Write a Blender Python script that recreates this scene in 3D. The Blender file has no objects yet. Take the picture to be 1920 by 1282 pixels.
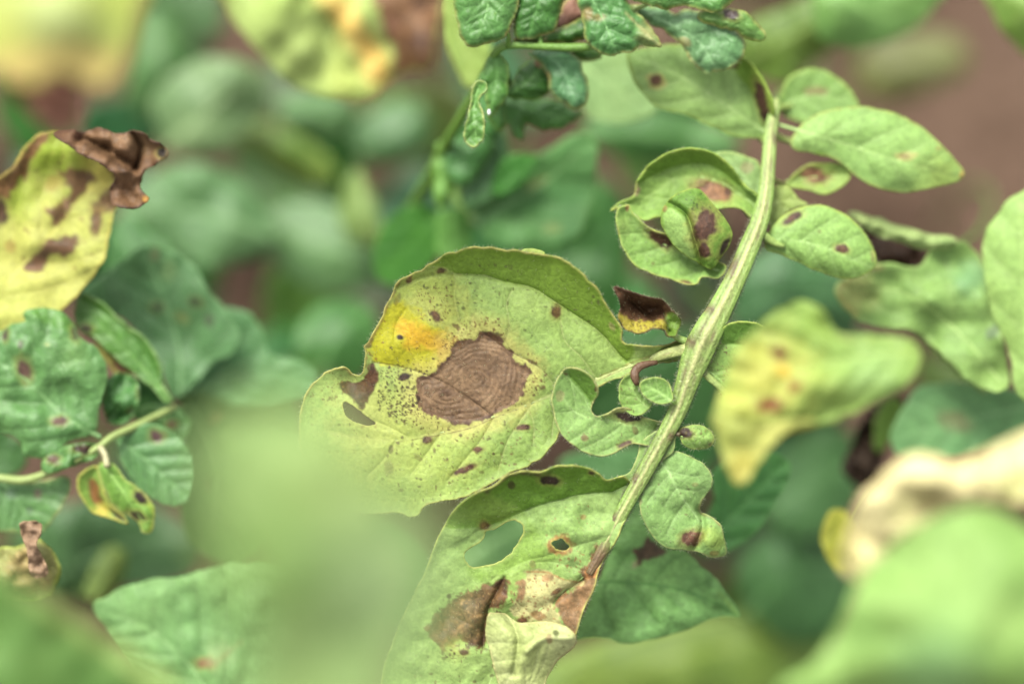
import bpy, math, random
import numpy as np
from mathutils import Vector, Matrix
random.seed(7)
sc = bpy.context.scene
COL = sc.collection
# ---------------------------------------------------------------- camera, sky, sun, exposure
D = 0.453                      # focus distance in metres
SW, FL = 22.5, 60.0
cam = bpy.data.cameras.new('camera'); camo = bpy.data.objects.new('camera', cam); COL.objects.link(camo)
PITCH = math.radians(68)
CAM_H = 0.63
camo.location = (0, 0, CAM_H)
camo.rotation_euler = (math.radians(90) - PITCH, 0, 0)
cam.sensor_width = SW; cam.lens = FL; cam.clip_start = 0.02; cam.clip_end = 50
cam.dof.use_dof = True; cam.dof.focus_distance = D; cam.dof.aperture_fstop = 2.2; cam.dof.aperture_blades = 0
sc.camera = camo
w = bpy.data.worlds.new('World'); sc.world = w; w.use_nodes = True
nt = w.node_tree; bg = nt.nodes['Background']
sky = nt.nodes.new('ShaderNodeTexSky'); sky.sky_type = 'NISHITA'; sky.sun_disc = False
SUN_EL, SUN_AZ = math.radians(62), math.radians(-35)
sky.sun_elevation = SUN_EL; sky.sun_rotation = SUN_AZ
sky.air_density = 1.0; sky.dust_density = 3.0; sky.ozone_density = 1.0
hs = nt.nodes.new('ShaderNodeHueSaturation'); hs.inputs['Saturation'].default_value = 0.04   # cloud cover whitens the sky
nt.links.new(sky.outputs[0], hs.inputs['Color']); nt.links.new(hs.outputs[0], bg.inputs[0])
bg.inputs[1].default_value = 0.085
sun = bpy.data.lights.new('sun', 'SUN'); sun.energy = 1.5; sun.angle = math.radians(24); sun.color = (1, .95, .86)
so = bpy.data.objects.new('sun', sun); COL.objects.link(so)
sd_ = Vector((math.sin(SUN_AZ) * math.cos(SUN_EL), math.cos(SUN_AZ) * math.cos(SUN_EL), math.sin(SUN_EL)))
so.rotation_euler = sd_.to_track_quat('Z', 'Y').to_euler(); so.location = (0, 0, 3)
sc.view_settings.view_transform = 'Standard'; sc.view_settings.look = 'None'
sc.view_settings.gamma = 1; sc.view_settings.use_curve_mapping = False
sc.view_settings.exposure = 2.58
sc.render.engine = 'CYCLES'; sc.cycles.use_denoising = True
sc.cycles.max_bounces = 6; sc.cycles.transparent_max_bounces = 4; sc.cycles.caustics_reflective = False
ALB = 0.40                     # measured display colour -> surface albedo

# ---------------------------------------------------------------- geometry helpers
CM = Matrix.Translation(camo.location) @ camo.rotation_euler.to_matrix().to_4x4()
CMn = np.array(CM)
def unproj(X, Y, h):
    """picture place (1920 wide) and height h in mm towards the lens from the focus plane -> world points"""
    d = D - np.asarray(h, float) * 1e-3
    k = SW / FL / 1920.0
    p = np.stack([(np.asarray(X, float) - 960) * k * d, -(np.asarray(Y, float) - 641) * k * d, -d, np.ones_like(d)], -1)
    return (p @ CMn.T)[..., :3]
def c0(x, y): return x, y
def mk(ox, oy, s): return lambda x, y: (ox + x / s, oy + y / s)
c1 = mk(540, 440, 2.466); c2 = mk(1100, 560, 2.564); c3 = mk(1100, 60, 2.564); c4 = mk(680, 820, 2.4)
c5 = mk(660, 0, 2.4); c6 = mk(0, 440, 2.137); c7 = mk(0, 0, 2.2326); c8 = mk(1300, 380, 1.421); c9 = mk(0, 860, 2.133)

def hash2(i, j, s):
    n = (i.astype(np.int64) * 374761393 + j.astype(np.int64) * 668265263 + s * 974634777) & 0xFFFFFFFF
    n = ((n ^ (n >> 13)) * 1274126177) & 0xFFFFFFFF
    return ((n ^ (n >> 16)) & 0xFFFF) / 65535.0
def vnoise(x, y, s=0):
    x = np.asarray(x, float); y = np.asarray(y, float)
    i = np.floor(x); j = np.floor(y); u = x - i; v = y - j
    u = u * u * (3 - 2 * u); v = v * v * (3 - 2 * v)
    a = hash2(i, j, s); b = hash2(i + 1, j, s); c = hash2(i, j + 1, s); d = hash2(i + 1, j + 1, s)
    return (a * (1 - u) + b * u) * (1 - v) + (c * (1 - u) + d * u) * v
def fbm(x, y, scale, s=0, o=3):
    t = 0; a = 1; n = 0
    for k in range(o):
        t = t + a * (vnoise(x / scale + 17.3 * k, y / scale - 9.1 * k, s + k) * 2 - 1); n += a; a *= .5; scale *= .5
    return t / n * 1.3
def sstep(a, b, x):
    t = np.clip((x - a) / (b - a), 0, 1); return t * t * (3 - 2 * t)
def smooth_closed(pts, sp):
    P = np.array(pts, float); n = len(P); out = []
    for i in range(n):
        p0, p1, p2, p3 = P[i - 1], P[i], P[(i + 1) % n], P[(i + 2) % n]
        m = max(2, int(np.hypot(*(p2 - p1)) / sp))
        for k in range(m):
            t = k / m
            out.append(.5 * ((2 * p1) + (-p0 + p2) * t + (2 * p0 - 5 * p1 + 4 * p2 - p3) * t * t + (-p0 + 3 * p1 - 3 * p2 + p3) * t ** 3))
    return np.array(out)
def smooth_open(pts, sp):
    P = np.array(pts, float); n = len(P)
    if n < 3: 
        m = max(2, int(np.hypot(*(P[1] - P[0])[:2]) / sp)); return np.array([P[0] + (P[1] - P[0]) * k / m for k in range(m + 1)])
    out = []
    for i in range(n - 1):
        p0, p1, p2, p3 = P[max(i - 1, 0)], P[i], P[i + 1], P[min(i + 2, n - 1)]
        m = max(2, int(np.hypot(*(p2 - p1)[:2]) / sp))
        for k in range(m):
            t = k / m
            out.append(.5 * ((2 * p1) + (-p0 + p2) * t + (2 * p0 - 5 * p1 + 4 * p2 - p3) * t * t + (-p0 + 3 * p1 - 3 * p2 + p3) * t ** 3))
    out.append(P[-1]); return np.array(out)
def seg_near(X, Y, P, closed=False):
    """distance, nearest point, side (+ = left of travel in picture axes), arc parameter"""
    n = len(P); m = n if closed else n - 1
    best = np.full(X.shape, 1e18); NX = np.zeros_like(X); NY = np.zeros_like(X); S = np.zeros_like(X); T = np.zeros_like(X)
    for i in range(m):
        a = P[i]; b = P[(i + 1) % n]; dx, dy = b[0] - a[0], b[1] - a[1]; L = dx * dx + dy * dy + 1e-9
        t = np.clip(((X - a[0]) * dx + (Y - a[1]) * dy) / L, 0, 1)
        qx = a[0] + t * dx; qy = a[1] + t * dy
        dd = (X - qx) ** 2 + (Y - qy) ** 2
        k = dd < best
        best = np.where(k, dd, best); NX = np.where(k, qx, NX); NY = np.where(k, qy, NY)
        S = np.where(k, np.sign(dx * (Y - a[1]) - dy * (X - a[0])), S); T = np.where(k, (i + t) / m, T)
    return np.sqrt(best), NX, NY, -S, T
def inside(X, Y, P):
    r = np.zeros(X.shape, bool); n = len(P)
    for i in range(n):
        x1, y1 = P[i]; x2, y2 = P[(i + 1) % n]
        if y1 == y2: continue
        c = ((Y < y1) != (Y < y2)) & (X < (x2 - x1) * (Y - y1) / (y2 - y1) + x1)
        r ^= c
    return r
def sdist(X, Y, P):
    d, nx, ny, _, _ = seg_near(X, Y, P, True)
    return np.where(inside(X, Y, P), d, -d), nx, ny
def lin(c):
    c = np.asarray(c, float) / 255.0
    return np.where(c <= .04045, c / 12.92, ((c + .055) / 1.055) ** 2.4) * ALB * np.array([1.03, 1.0, .90])

# ---------------------------------------------------------------- materials
def leaf_material(name, bump=1.0, scale=1.0, transl=.16, rough=.55, spec=.35):
    m = bpy.data.materials.new(name); m.use_nodes = True; t = m.node_tree; t.nodes.clear(); N = t.nodes.new; K = t.links.new
    out = N('ShaderNodeOutputMaterial'); pr = N('ShaderNodeBsdfPrincipled'); tr = N('ShaderNodeBsdfTranslucent'); mx = N('ShaderNodeMixShader')
    at = N('ShaderNodeAttribute'); at.attribute_name = 'Col'; dd = N('ShaderNodeAttribute'); dd.attribute_name = 'dead'
    tc = N('ShaderNodeTexCoord')
    n1 = N('ShaderNodeTexNoise'); n1.inputs['Scale'].default_value = 1600 * scale; n1.inputs['Detail'].default_value = 5; n1.inputs['Roughness'].default_value = .65
    n2 = N('ShaderNodeTexNoise'); n2.inputs['Scale'].default_value = 420 * scale; n2.inputs['Detail'].default_value = 3
    vo = N('ShaderNodeTexVoronoi'); vo.feature = 'DISTANCE_TO_EDGE'; vo.inputs['Scale'].default_value = 620 * scale
    wn = N('ShaderNodeVectorMath'); wn.operation = 'MULTIPLY_ADD'; wn.inputs[1].default_value = (.0012,) * 3
    K(tc.outputs['Object'], n1.inputs['Vector']); K(tc.outputs['Object'], n2.inputs['Vector'])
    K(n2.outputs['Color'], wn.inputs[0]); K(tc.outputs['Object'], wn.inputs[2]); K(wn.outputs[0], vo.inputs['Vector'])
    mr = N('ShaderNodeMapRange'); mr.inputs['From Min'].default_value = .3; mr.inputs['From Max'].default_value = .7
    mr.inputs['To Min'].default_value = .78; mr.inputs['To Max'].default_value = 1.22; K(n1.outputs['Fac'], mr.inputs['Value'])
    vr = N('ShaderNodeMapRange'); vr.inputs['From Max'].default_value = .12; vr.inputs['To Min'].default_value = 1.06; vr.inputs['To Max'].default_value = .99
    K(vo.outputs['Distance'], vr.inputs['Value'])
    mm = N('ShaderNodeMath'); mm.operation = 'MULTIPLY'; K(mr.outputs[0], mm.inputs[0]); K(vr.outputs[0], mm.inputs[1])
    vm = N('ShaderNodeVectorMath'); vm.operation = 'SCALE'; K(at.outputs['Color'], vm.inputs[0]); K(mm.outputs[0], vm.inputs['Scale'])
    K(vm.outputs[0], pr.inputs['Base Color']); K(vm.outputs[0], tr.inputs['Color'])
    pr.inputs['Roughness'].default_value = rough; pr.inputs['Specular IOR Level'].default_value = spec
    b = N('ShaderNodeBump'); b.inputs['Distance'].default_value = .00006 * bump; b.inputs['Strength'].default_value = 1
    vb = N('ShaderNodeMapRange'); vb.inputs['From Max'].default_value = .25; K(vo.outputs['Distance'], vb.inputs['Value'])
    ad = N('ShaderNodeMath'); ad.operation = 'MULTIPLY_ADD'; ad.inputs[1].default_value = .8; K(vb.outputs[0], ad.inputs[0]); K(n1.outputs['Fac'], ad.inputs[2])
    K(ad.outputs[0], b.inputs['Height']); K(b.outputs[0], pr.inputs['Normal']); K(b.outputs[0], tr.inputs['Normal'])
    f = N('ShaderNodeMath'); f.operation = 'MULTIPLY_ADD'; f.inputs[1].default_value = -transl; f.inputs[2].default_value = transl; f.use_clamp = True
    K(dd.outputs['Fac'], f.inputs[0]); K(f.outputs[0], mx.inputs[0]); K(pr.outputs[0], mx.inputs[1]); K(tr.outputs[0], mx.inputs[2])
    K(mx.outputs[0], out.inputs[0]); return m
M_LEAF = leaf_material('potato_leaf_skin', spec=.2, rough=.6)
M_GLOSS = leaf_material('potato_leaf_upper_skin', bump=1.5, rough=.45, spec=.28)
M_STEM = leaf_material('potato_stem_skin', transl=.08, bump=1.1, scale=1.4)
M_HAIR = leaf_material('leaf_hair', transl=.5, bump=0.01, rough=.4)

# ---------------------------------------------------------------- objects
def thing(name, label, cat, base, group=None):
    """base = (x, y, h) of the leaf's attachment"""
    o = bpy.data.objects.new(name, None); COL.objects.link(o)
    o.empty_display_size = .01
    o.location = Vector(unproj(*base)); o['label'] = label; o['category'] = cat
    if group: o['group'] = group
    return o
def link_mesh(name, V, F, colr, dead, mat, parent, thick=0, smooth=True, own=None):
    """V world points; parent chain holds only translations"""
    c = V.mean(0) if own is None else np.array(own)
    me = bpy.data.meshes.new(name); V2 = V - c
    nf = len(F); k = F.shape[1]
    me.vertices.add(len(V2)); me.vertices.foreach_set('co', V2.astype(np.float32).ravel())
    me.loops.add(nf * k); me.loops.foreach_set('vertex_index', F.astype(np.int32).ravel())
    me.polygons.add(nf); me.polygons.foreach_set('loop_start', np.arange(0, nf * k, k, dtype=np.int32))
    me.update(calc_edges=True); me.polygons.foreach_set('use_smooth', [smooth] * nf)
    a = me.color_attributes.new('Col', 'FLOAT_COLOR', 'POINT')
    a.data.foreach_set('color', np.concatenate([colr, np.ones((len(colr), 1))], 1).astype(np.float32).ravel())
    b = me.attributes.new('dead', 'FLOAT', 'POINT'); b.data.foreach_set('value', np.asarray(dead, np.float32))
    me.materials.append(mat); me.validate()
    o = bpy.data.objects.new(name, me); COL.objects.link(o)
    wp = Vector(c)
    if parent is not None:
        o.parent = parent; pw = Vector((0, 0, 0)); q = parent
        while q is not None: pw += q.location; q = q.parent
        o.location = wp - pw
    else: o.location = wp
    if thick:
        s = o.modifiers.new('thickness', 'SOLIDIFY'); s.thickness = thick; s.offset = 0
    return o

def grid_mesh(outl, holes, step):
    x0, y0 = outl.min(0) - step; x1, y1 = outl.max(0) + step
    nx = int((x1 - x0) / step) + 2; ny = int((y1 - y0) / step) + 2
    gx, gy = np.meshgrid(x0 + np.arange(nx) * step, y0 + np.arange(ny) * step)
    cx = gx[:-1, :-1] + step / 2; cy = gy[:-1, :-1] + step / 2
    keep = inside(cx.ravel(), cy.ravel(), outl)
    for hpoly in holes: keep &= ~inside(cx.ravel(), cy.ravel(), hpoly)
    ii, jj = np.nonzero(keep.reshape(cx.shape))
    v = ii * nx + jj
    F = np.stack([v, v + nx, v + nx + 1, v + 1], 1)
    used, inv = np.unique(F, return_inverse=True); F = inv.reshape(F.shape)
    X = gx.ravel()[used].copy(); Y = gy.ravel()[used].copy()
    E = np.concatenate([F[:, [0, 1]], F[:, [1, 2]], F[:, [2, 3]], F[:, [3, 0]]]); E.sort(1)
    key = E[:, 0].astype(np.int64) * len(X) + E[:, 1]; u, cnt = np.unique(key, return_counts=True)
    b = u[cnt == 1]; bv = np.unique(np.concatenate([b // len(X), b % len(X)]))
    bx, by = X[bv], Y[bv]
    d, qx, qy, _, _ = seg_near(bx, by, outl, True)
    for hpoly in holes:
        d2, hx, hy, _, _ = seg_near(bx, by, hpoly, True); k = d2 < d
        d = np.where(k, d2, d); qx = np.where(k, hx, qx); qy = np.where(k, hy, qy)
    k = d < step * 1.6
    X[bv] = np.where(k, qx, bx); Y[bv] = np.where(k, qy, by)
    return X, Y, F

def conv(c, pts): return [c(*p) for p in pts]
def auto_veins(mid, outl, n, ang=52, curve=.35):
    """side veins leaving the midrib and bending towards the tip"""
    M = smooth_open(mid, 6); out = []
    seglen = np.r_[0, np.cumsum(np.hypot(*np.diff(M, axis=0).T))]; L = seglen[-1]
    for k in range(n):
        for s in (-1, 1):
            t = (k + .55 + .25 * s * (.5 - ((k * 7 + 3) % 5) / 5)) / n * .9
            i = min(np.searchsorted(seglen, t * L), len(M) - 2)
            d = M[i + 1] - M[i]; d = d / (np.hypot(*d) + 1e-9)
            p = M[i].copy(); pts = [p.copy()]; a = math.radians(ang) * s
            for q in range(60):
                ca, sa = math.cos(a), math.sin(a)
                p = p + np.array([d[0] * ca - d[1] * sa, d[0] * sa + d[1] * ca]) * 5
                a *= (1 - curve * .06); pts.append(p.copy())
                if not inside(np.array([p[0]]), np.array([p[1]]), outl)[0]: break
            if len(pts) > 3: out.append(np.array(pts)[::2])
    return out

class Patch: pass
def build_patch(c, outline, h, slope=(0, 0), base=(140, 180, 90), base2=None, mid=None, veins=None, vn=5, step=3, holes=(),
                feats=(), paint=(), rim=None, rimw=3, vein_col=None, vein_str=.35, vein_amp=.10, wob=1.0, pil=.25, seed=1, mottle=.10, off=(0, 0), sharp=False):
    pts = [(x + off[0], y + off[1]) for x, y in conv(c, outline)]
    sp = max(step * .8, 2)
    if sharp:
        P = np.array(pts + [pts[0]]); o = []
        for a, b in zip(P[:-1], P[1:]):
            m = max(1, int(np.hypot(*(b - a)) / sp)); o += [a + (b - a) * k / m for k in range(m)]
        outl = np.array(o)
    else: outl = smooth_closed(pts, sp)
    if wob:
        t = np.roll(outl, -1, 0) - np.roll(outl, 1, 0); t /= (np.hypot(t[:, 0], t[:, 1])[:, None] + 1e-9)
        n = fbm(outl[:, 0], outl[:, 1], 22, seed + 50, 3) * wob * 1.6
        outl = outl + np.stack([t[:, 1], -t[:, 0]], 1) * n[:, None]
    hp = []
    for q in holes:
        q = smooth_closed(conv(c, q), sp); n = fbm(q[:, 0], q[:, 1], 9, seed + 90, 3) * 2.6; qc = q.mean(0); dv = q - qc; dv /= np.hypot(dv[:, 0], dv[:, 1])[:, None] + 1e-9
        hp.append(q + dv * n[:, None])
    X, Y, F = grid_mesh(outl, hp, step)
    sd, _, _ = sdist(X, Y, outl)
    sd = np.abs(sd); sdh = sd.copy()
    for q in hp: sdh = np.minimum(sdh, seg_near(X, Y, q, True)[0])
    cx, cy = outl.mean(0)
    H = h + slope[0] * (X - cx) / 100 + slope[1] * (Y - cy) / 100
    C = np.tile(lin(base), (len(X), 1)); dead = np.zeros(len(X))
    b2 = base2 if base2 is not None else tuple(max(0, v - 22) for v in base)
    nlow = fbm(X, Y, 90, seed, 3) * .5 + .5
    k = np.clip(nlow, 0, 1)[:, None]; C = C * (1 - k) + lin(b2) * k
    C *= (1 + mottle * fbm(X, Y, 9, seed + 3, 2))[:, None]
    vl = []
    if mid is not None:
        midp = np.array(conv(c, mid)) + np.array(off)
        vs = auto_veins(midp, outl, vn) if veins is None else [smooth_open(conv(c, q), 6) for q in veins]
        vd = np.full(X.shape, 1e9)
        for q in vs: vd = np.minimum(vd, seg_near(X, Y, q)[0] + 0)
        M = smooth_open(midp, 6); dm = seg_near(X, Y, M)[0]
        allv = np.minimum(vd, dm)
        H = H + pil * (1 - np.exp(-(allv / 14) ** 1.5)) - vein_amp * np.exp(-(vd / 2.6) ** 2)
        vc = vein_col if vein_col is not None else tuple(min(255, v + 26) for v in base)
        w_ = (np.exp(-(vd / 1.9) ** 2) * vein_str)[:, None]; C = C * (1 - w_) + lin(vc) * w_
        w_ = (np.exp(-(vd / 9) ** 2) * .10)[:, None]; C = C * (1 - w_)
        w_ = (np.exp(-(dm / 3) ** 2) * min(1, vein_str * 1.6))[:, None]; C = C * (1 - w_) + lin(vc) * w_
    H = H + .35 * fbm(X, Y, 60, seed + 9, 2) + .022 * fbm(X, Y, 12, seed + 19, 2)
    for f in feats:
        if f[0] == 'fold':
            q = smooth_open(conv(c, f[1]), 6); d, _, _, s, _ = seg_near(X, Y, q); t = np.clip(d / f[3], 0, 1.6)
            os_ = 0
            for e0, e1 in ((q[0], q[2]), (q[-1], q[-3])):
                tv = e0 - e1; tv = tv / (np.hypot(*tv) + 1e-9); os_ = os_ + np.maximum(0, (X - e0[0]) * tv[0] + (Y - e0[1]) * tv[1])
            wf_ = np.exp(-(os_ / 30) ** 2)
            H = H + (np.where(s * f[4] > 0, f[2] * t ** 1.25, 0) - .25 * np.exp(-(d / 4) ** 2)) * wf_
        elif f[0] == 'edge': H = H + f[1] * np.exp(-(sd / f[2]) ** 1.4)
        elif f[0] == 'g':
            x, y = c(f[1], f[2]); H = H + f[4] * np.exp(-((X - x) ** 2 + (Y - y) ** 2) / f[3] ** 2)
        elif f[0] == 'n': H = H + f[2] * fbm(X, Y, f[1], seed + 31, 4 if f[1] < 35 and f[2] > 2 else 2)
        elif f[0] == 'groove':
            q = smooth_open(conv(c, f[1]), 6); d = seg_near(X, Y, q)[0]; H = H + f[3] * np.exp(-(d / f[2]) ** 2)
        elif f[0] == 'rings': H = H + f[1](X, Y)
    nz = fbm(X, Y, 12, seed + 70, 3); nf = fbm(X, Y, 5, seed + 71, 2)
    def mixc(m, col, dd=None):
        nonlocal C, dead
        isb = dd if dd is not None else (1.0 if (col[1] < col[0] * 1.02 and col[1] < 150) else 0)
        lc = lin(col) * (np.array([.92, .92, .72]) if isb else 1)
        if isb: lc = lc * (1 + .38 * nz + .3 * nf)[:, None]
        C = C * (1 - m[:, None]) + lc * m[:, None]
        dead = np.maximum(dead, m * isb) if isb else dead
    for p in paint:
        if p[0] == 's':
            x, y = c(p[1], p[2]); rx, ry, an, col = p[3:7]; st = p[7] if len(p) > 7 else 1; so_ = p[8] if len(p) > 8 else .25
            a = math.radians(an); dx, dy = X - x, Y - y
            u = (dx * math.cos(a) + dy * math.sin(a)) / rx; v = (-dx * math.sin(a) + dy * math.cos(a)) / ry
            r = np.sqrt(u * u + v * v) + nz * .32 + nf * .12
            if st > .9: mixc(sstep(2.0, .9, r) * .35, (200, 200, 110), 0)
            mixc(sstep(1 + so_, 1 - so_, r) * st, col)
            if st > .9: mixc(sstep(.6, .2, np.abs(r - .95)) * .25, tuple(v * .6 for v in col))
        elif p[0] == 'p':
            q = smooth_closed(conv(c, p[1]), 4); s_, _, _ = sdist(X, Y, q); soft = p[3]; na = p[4]; st = p[5] if len(p) > 5 else 1
            mixc(sstep(-soft, soft, s_ + nz * na + nf * na * .4) * st, p[2], p[6] if len(p) > 6 else None)
        elif p[0] == 'g':
            x, y = c(p[1], p[2]); r = np.hypot(X - x, Y - y) / p[3] + nz * .22
            mixc(sstep(1.1, .1, r) * p[5], p[4], 0)
        elif p[0] == 'k':
            x, y = c(p[1], p[2]); rs = np.random.RandomState(seed + int(p[1]))
            m = np.zeros(len(X))
            for _ in range(p[5]):
                a = rs.rand() * 6.28; q = math.sqrt(rs.rand()); sx = x + p[3] * q * math.cos(a); sy = y + p[4] * q * math.sin(a)
                r = p[6] + (p[7] - p[6]) * rs.rand() ** 2.5; e = .6 + .8 * rs.rand()
                kk = (np.abs(X - sx) < r * 3) & (np.abs(Y - sy) < r * 3)
                if kk.any():
                    g = np.hypot((X[kk] - sx) / e, (Y[kk] - sy) * e) / r + nf[kk] * .4
                    m[kk] = np.maximum(m[kk], sstep(1.35, .6, g) * (.6 + .4 * rs.rand()))
            mixc(m, p[8])
        elif p[0] == 'l':
            q = smooth_open(conv(c, p[1]), 6); d = seg_near(X, Y, q)[0]; mixc(np.exp(-(d / p[2]) ** 2) * p[4] * np.clip(.8 + nz * .7, 0, 1), p[3])
        elif p[0] == 'rings': C, dead = p[1](X, Y, C, dead, nz, nf)
        elif p[0] == 'edge': mixc(np.exp(-(sdh / p[1]) ** 2) * p[3] * np.clip(.55 + nz * 1.2, 0, 1), p[2])
    if rim is not None:
        m = np.exp(-(sdh / rimw) ** 2) * np.clip(.75 + nz * .6, 0, 1); mixc(m, rim, 0)
    C = np.clip(C, .002, .9)
    o = Patch(); o.X, o.Y, o.H, o.F, o.C, o.dead, o.outl, o.sd = X, Y, H, F, C, dead, outl, sd
    o.mid = (np.array(conv(c, mid)) + np.array(off)) if mid is not None else None; o.base = base
    o.vc = (vein_col if vein_col is not None else tuple(min(255, v + 26) for v in base))
    return o
def leaflet(parent, patches, name='leaflet', mat=None, thick=.00022, label=None, rib=True, ribw=3.2, hair=0, hairedge=0):
    if isinstance(patches, Patch): patches = [patches]
    V = []; F = []; C = []; Dd = []; n = 0
    for p in patches:
        V.append(unproj(p.X, p.Y, p.H)); F.append(p.F + n); C.append(p.C); Dd.append(p.dead); n += len(p.X)
    V = np.concatenate(V); F = np.concatenate(F)
    o = link_mesh(name, V, F, np.concatenate(C), np.concatenate(Dd), mat or M_LEAF, parent, thick)
    if label: o['label'] = label
    p = patches[0]
    if rib and p.mid is not None:
        M = smooth_open(p.mid, 6)
        hh = []
        for x, y in M:
            k = np.argmin((p.X - x) ** 2 + (p.Y - y) ** 2); hh.append(p.H[k])
        hh = np.array(hh)
        if len(hh) > 4: hh = np.convolve(np.r_[[hh[0]] * 2, hh, [hh[-1]] * 2], np.ones(5) / 5, 'valid')
        L = len(M); wd = ribw * np.linspace(1, .25, L)
        sweep('midrib', np.column_stack([M, hh + .02]), wd, o, p.vc, M_STEM, flat=.45, nseg=8)
    if hair or hairedge: hairs(o, p, hair, hairedge)
    return o
def sweep(name, path, wd, parent, col, mat=None, flat=1.0, nseg=10, paintf=None, profile=None, sp=None):
    """path rows x, y, h(mm); wd half-width in picture px"""
    P3 = unproj(path[:, 0], path[:, 1], path[:, 2]); n = len(path)
    d = D - path[:, 2] * 1e-3; r = np.asarray(wd) * SW / FL / 1920 * d
    T = np.gradient(P3, axis=0); T /= np.linalg.norm(T, axis=1)[:, None] + 1e-12
    camv = np.array(camo.location) - P3; camv /= np.linalg.norm(camv, axis=1)[:, None]
    S = np.cross(T, camv); sn = np.linalg.norm(S, axis=1)[:, None]
    S = np.where(sn > .15, S / (sn + 1e-9), np.array([[1., 0, 0]]))
    U = np.cross(S, T); U /= np.linalg.norm(U, axis=1)[:, None] + 1e-9
    V = []; C = []
    for k in range(nseg):
        a = 2 * math.pi * k / nseg; ca, sa = math.cos(a), math.sin(a)
        q = 1.0 if profile is None else profile(ca, sa)
        V.append(P3 + S * (r * ca)[:, None] + U * (r * sa * flat * q)[:, None])
        cc = np.tile(lin(col), (n, 1))
        if paintf is not None: cc = paintf(path, ca, sa, cc)
        C.append(cc)
    V = np.stack(V, 1).reshape(-1, 3); C = np.stack(C, 1).reshape(-1, 3)
    i, k = np.meshgrid(np.arange(n - 1), np.arange(nseg), indexing='ij'); i = i.ravel(); k = k.ravel(); k2 = (k + 1) % nseg
    F = np.stack([i * nseg + k, i * nseg + k2, (i + 1) * nseg + k2, (i + 1) * nseg + k], 1)
    # end caps
    V = np.concatenate([V, P3[:1], P3[-1:]]); C = np.concatenate([C, C[:1], C[-nseg:-nseg + 1]]); a0, a1 = n * nseg, n * nseg + 1
    kk = np.arange(0, nseg, 2)
    F = np.concatenate([F, np.stack([np.full_like(kk, a0), (kk + 2) % nseg, (kk + 1) % nseg, kk], 1),
                        np.stack([np.full_like(kk, a1), (n - 1) * nseg + kk, (n - 1) * nseg + (kk + 1) % nseg, (n - 1) * nseg + (kk + 2) % nseg], 1)])
    return link_mesh(name, V, F, C, np.zeros(len(V)), mat or M_STEM, parent)
def stem(parent, pts, col=(150, 180, 90), name='stem', c=c0, **kw):
    """pts rows (x, y, h, halfwidth)"""
    a = np.array([(*c(p[0], p[1]), p[2], p[3]) for p in pts], float); a = smooth_open(a, 7)
    return sweep(name, a[:, :3], a[:, 3], parent, col, **kw)
def to_ground(parent, x, y, h, wd, col=(105, 140, 70), name='stalk', dx=0, dy=0):
    """the stalk that carries the leaf, running back and down to the soil"""
    p0 = Vector(unproj(x, y, h)); ray = (p0 - camo.location).normalized()
    t = (p0.z + .004) / -ray.z; p1 = p0 + ray * t + Vector((dx, dy, 0))
    n = 14; P = []
    for k in range(n + 1):
        s = k / n; q = p0.lerp(p1, s); q += Vector((.012 * math.sin(s * 3.1 + x), .014 * math.sin(s * 3.14), 0)) * math.sin(s * math.pi); P.append(q)
    P = np.array(P); r = np.linspace(wd * .6, wd, n + 1) * SW / FL / 1920 * D
    T = np.gradient(P, axis=0); T /= np.linalg.norm(T, axis=1)[:, None]
    S = np.cross(T, np.array([[1, .2, 0]])); S /= np.linalg.norm(S, axis=1)[:, None]; U = np.cross(S, T); ns = 8; V = []
    for k in range(ns):
        a = 2 * math.pi * k / ns; V.append(P + S * (r * math.cos(a))[:, None] + U * (r * math.sin(a))[:, None])
    V = np.stack(V, 1).reshape(-1, 3); i, k = np.meshgrid(np.arange(n), np.arange(ns), indexing='ij'); i = i.ravel(); k = k.ravel(); k2 = (k + 1) % ns
    F = np.stack([i * ns + k, i * ns + k2, (i + 1) * ns + k2, (i + 1) * ns + k], 1)
    return link_mesh(name, V, F, np.tile(lin(col), (len(V), 1)), np.zeros(len(V)), M_STEM, parent)
def spikes(name, P, dirs, L, r, parent, col):
    """short tapering hairs, three-sided"""
    n = len(P); rs = np.random.RandomState(3)
    dirs = dirs / (np.linalg.norm(dirs, axis=1)[:, None] + 1e-9)
    A = np.cross(dirs, rs.randn(n, 3)); A /= np.linalg.norm(A, axis=1)[:, None] + 1e-9; B = np.cross(dirs, A)
    mid = P + dirs * (L * .55)[:, None] ; tip = P + dirs * L[:, None] + A * (L * .25)[:, None]
    vs = []
    for k in range(3):
        a = 2.094 * k; vs.append(P + (A * math.cos(a) + B * math.sin(a)) * r)
    for k in range(3):
        a = 2.094 * k; vs.append(mid + (A * math.cos(a) + B * math.sin(a)) * r * .65)
    vs.append(tip)
    V = np.stack(vs, 1).reshape(-1, 3); b = np.arange(n)[:, None] * 7; f = []
    for k in range(3):
        k2 = (k + 1) % 3
        f += [b + [k, k2, 3 + k2], b + [k, 3 + k2, 3 + k], b + [3 + k, 3 + k2, 6]]
    F = np.concatenate(f)
    o = link_mesh(name, V, F, np.tile(lin(col), (len(V), 1)), np.zeros(len(V)), M_HAIR, parent); o['kind'] = 'stuff'
    return o
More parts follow.
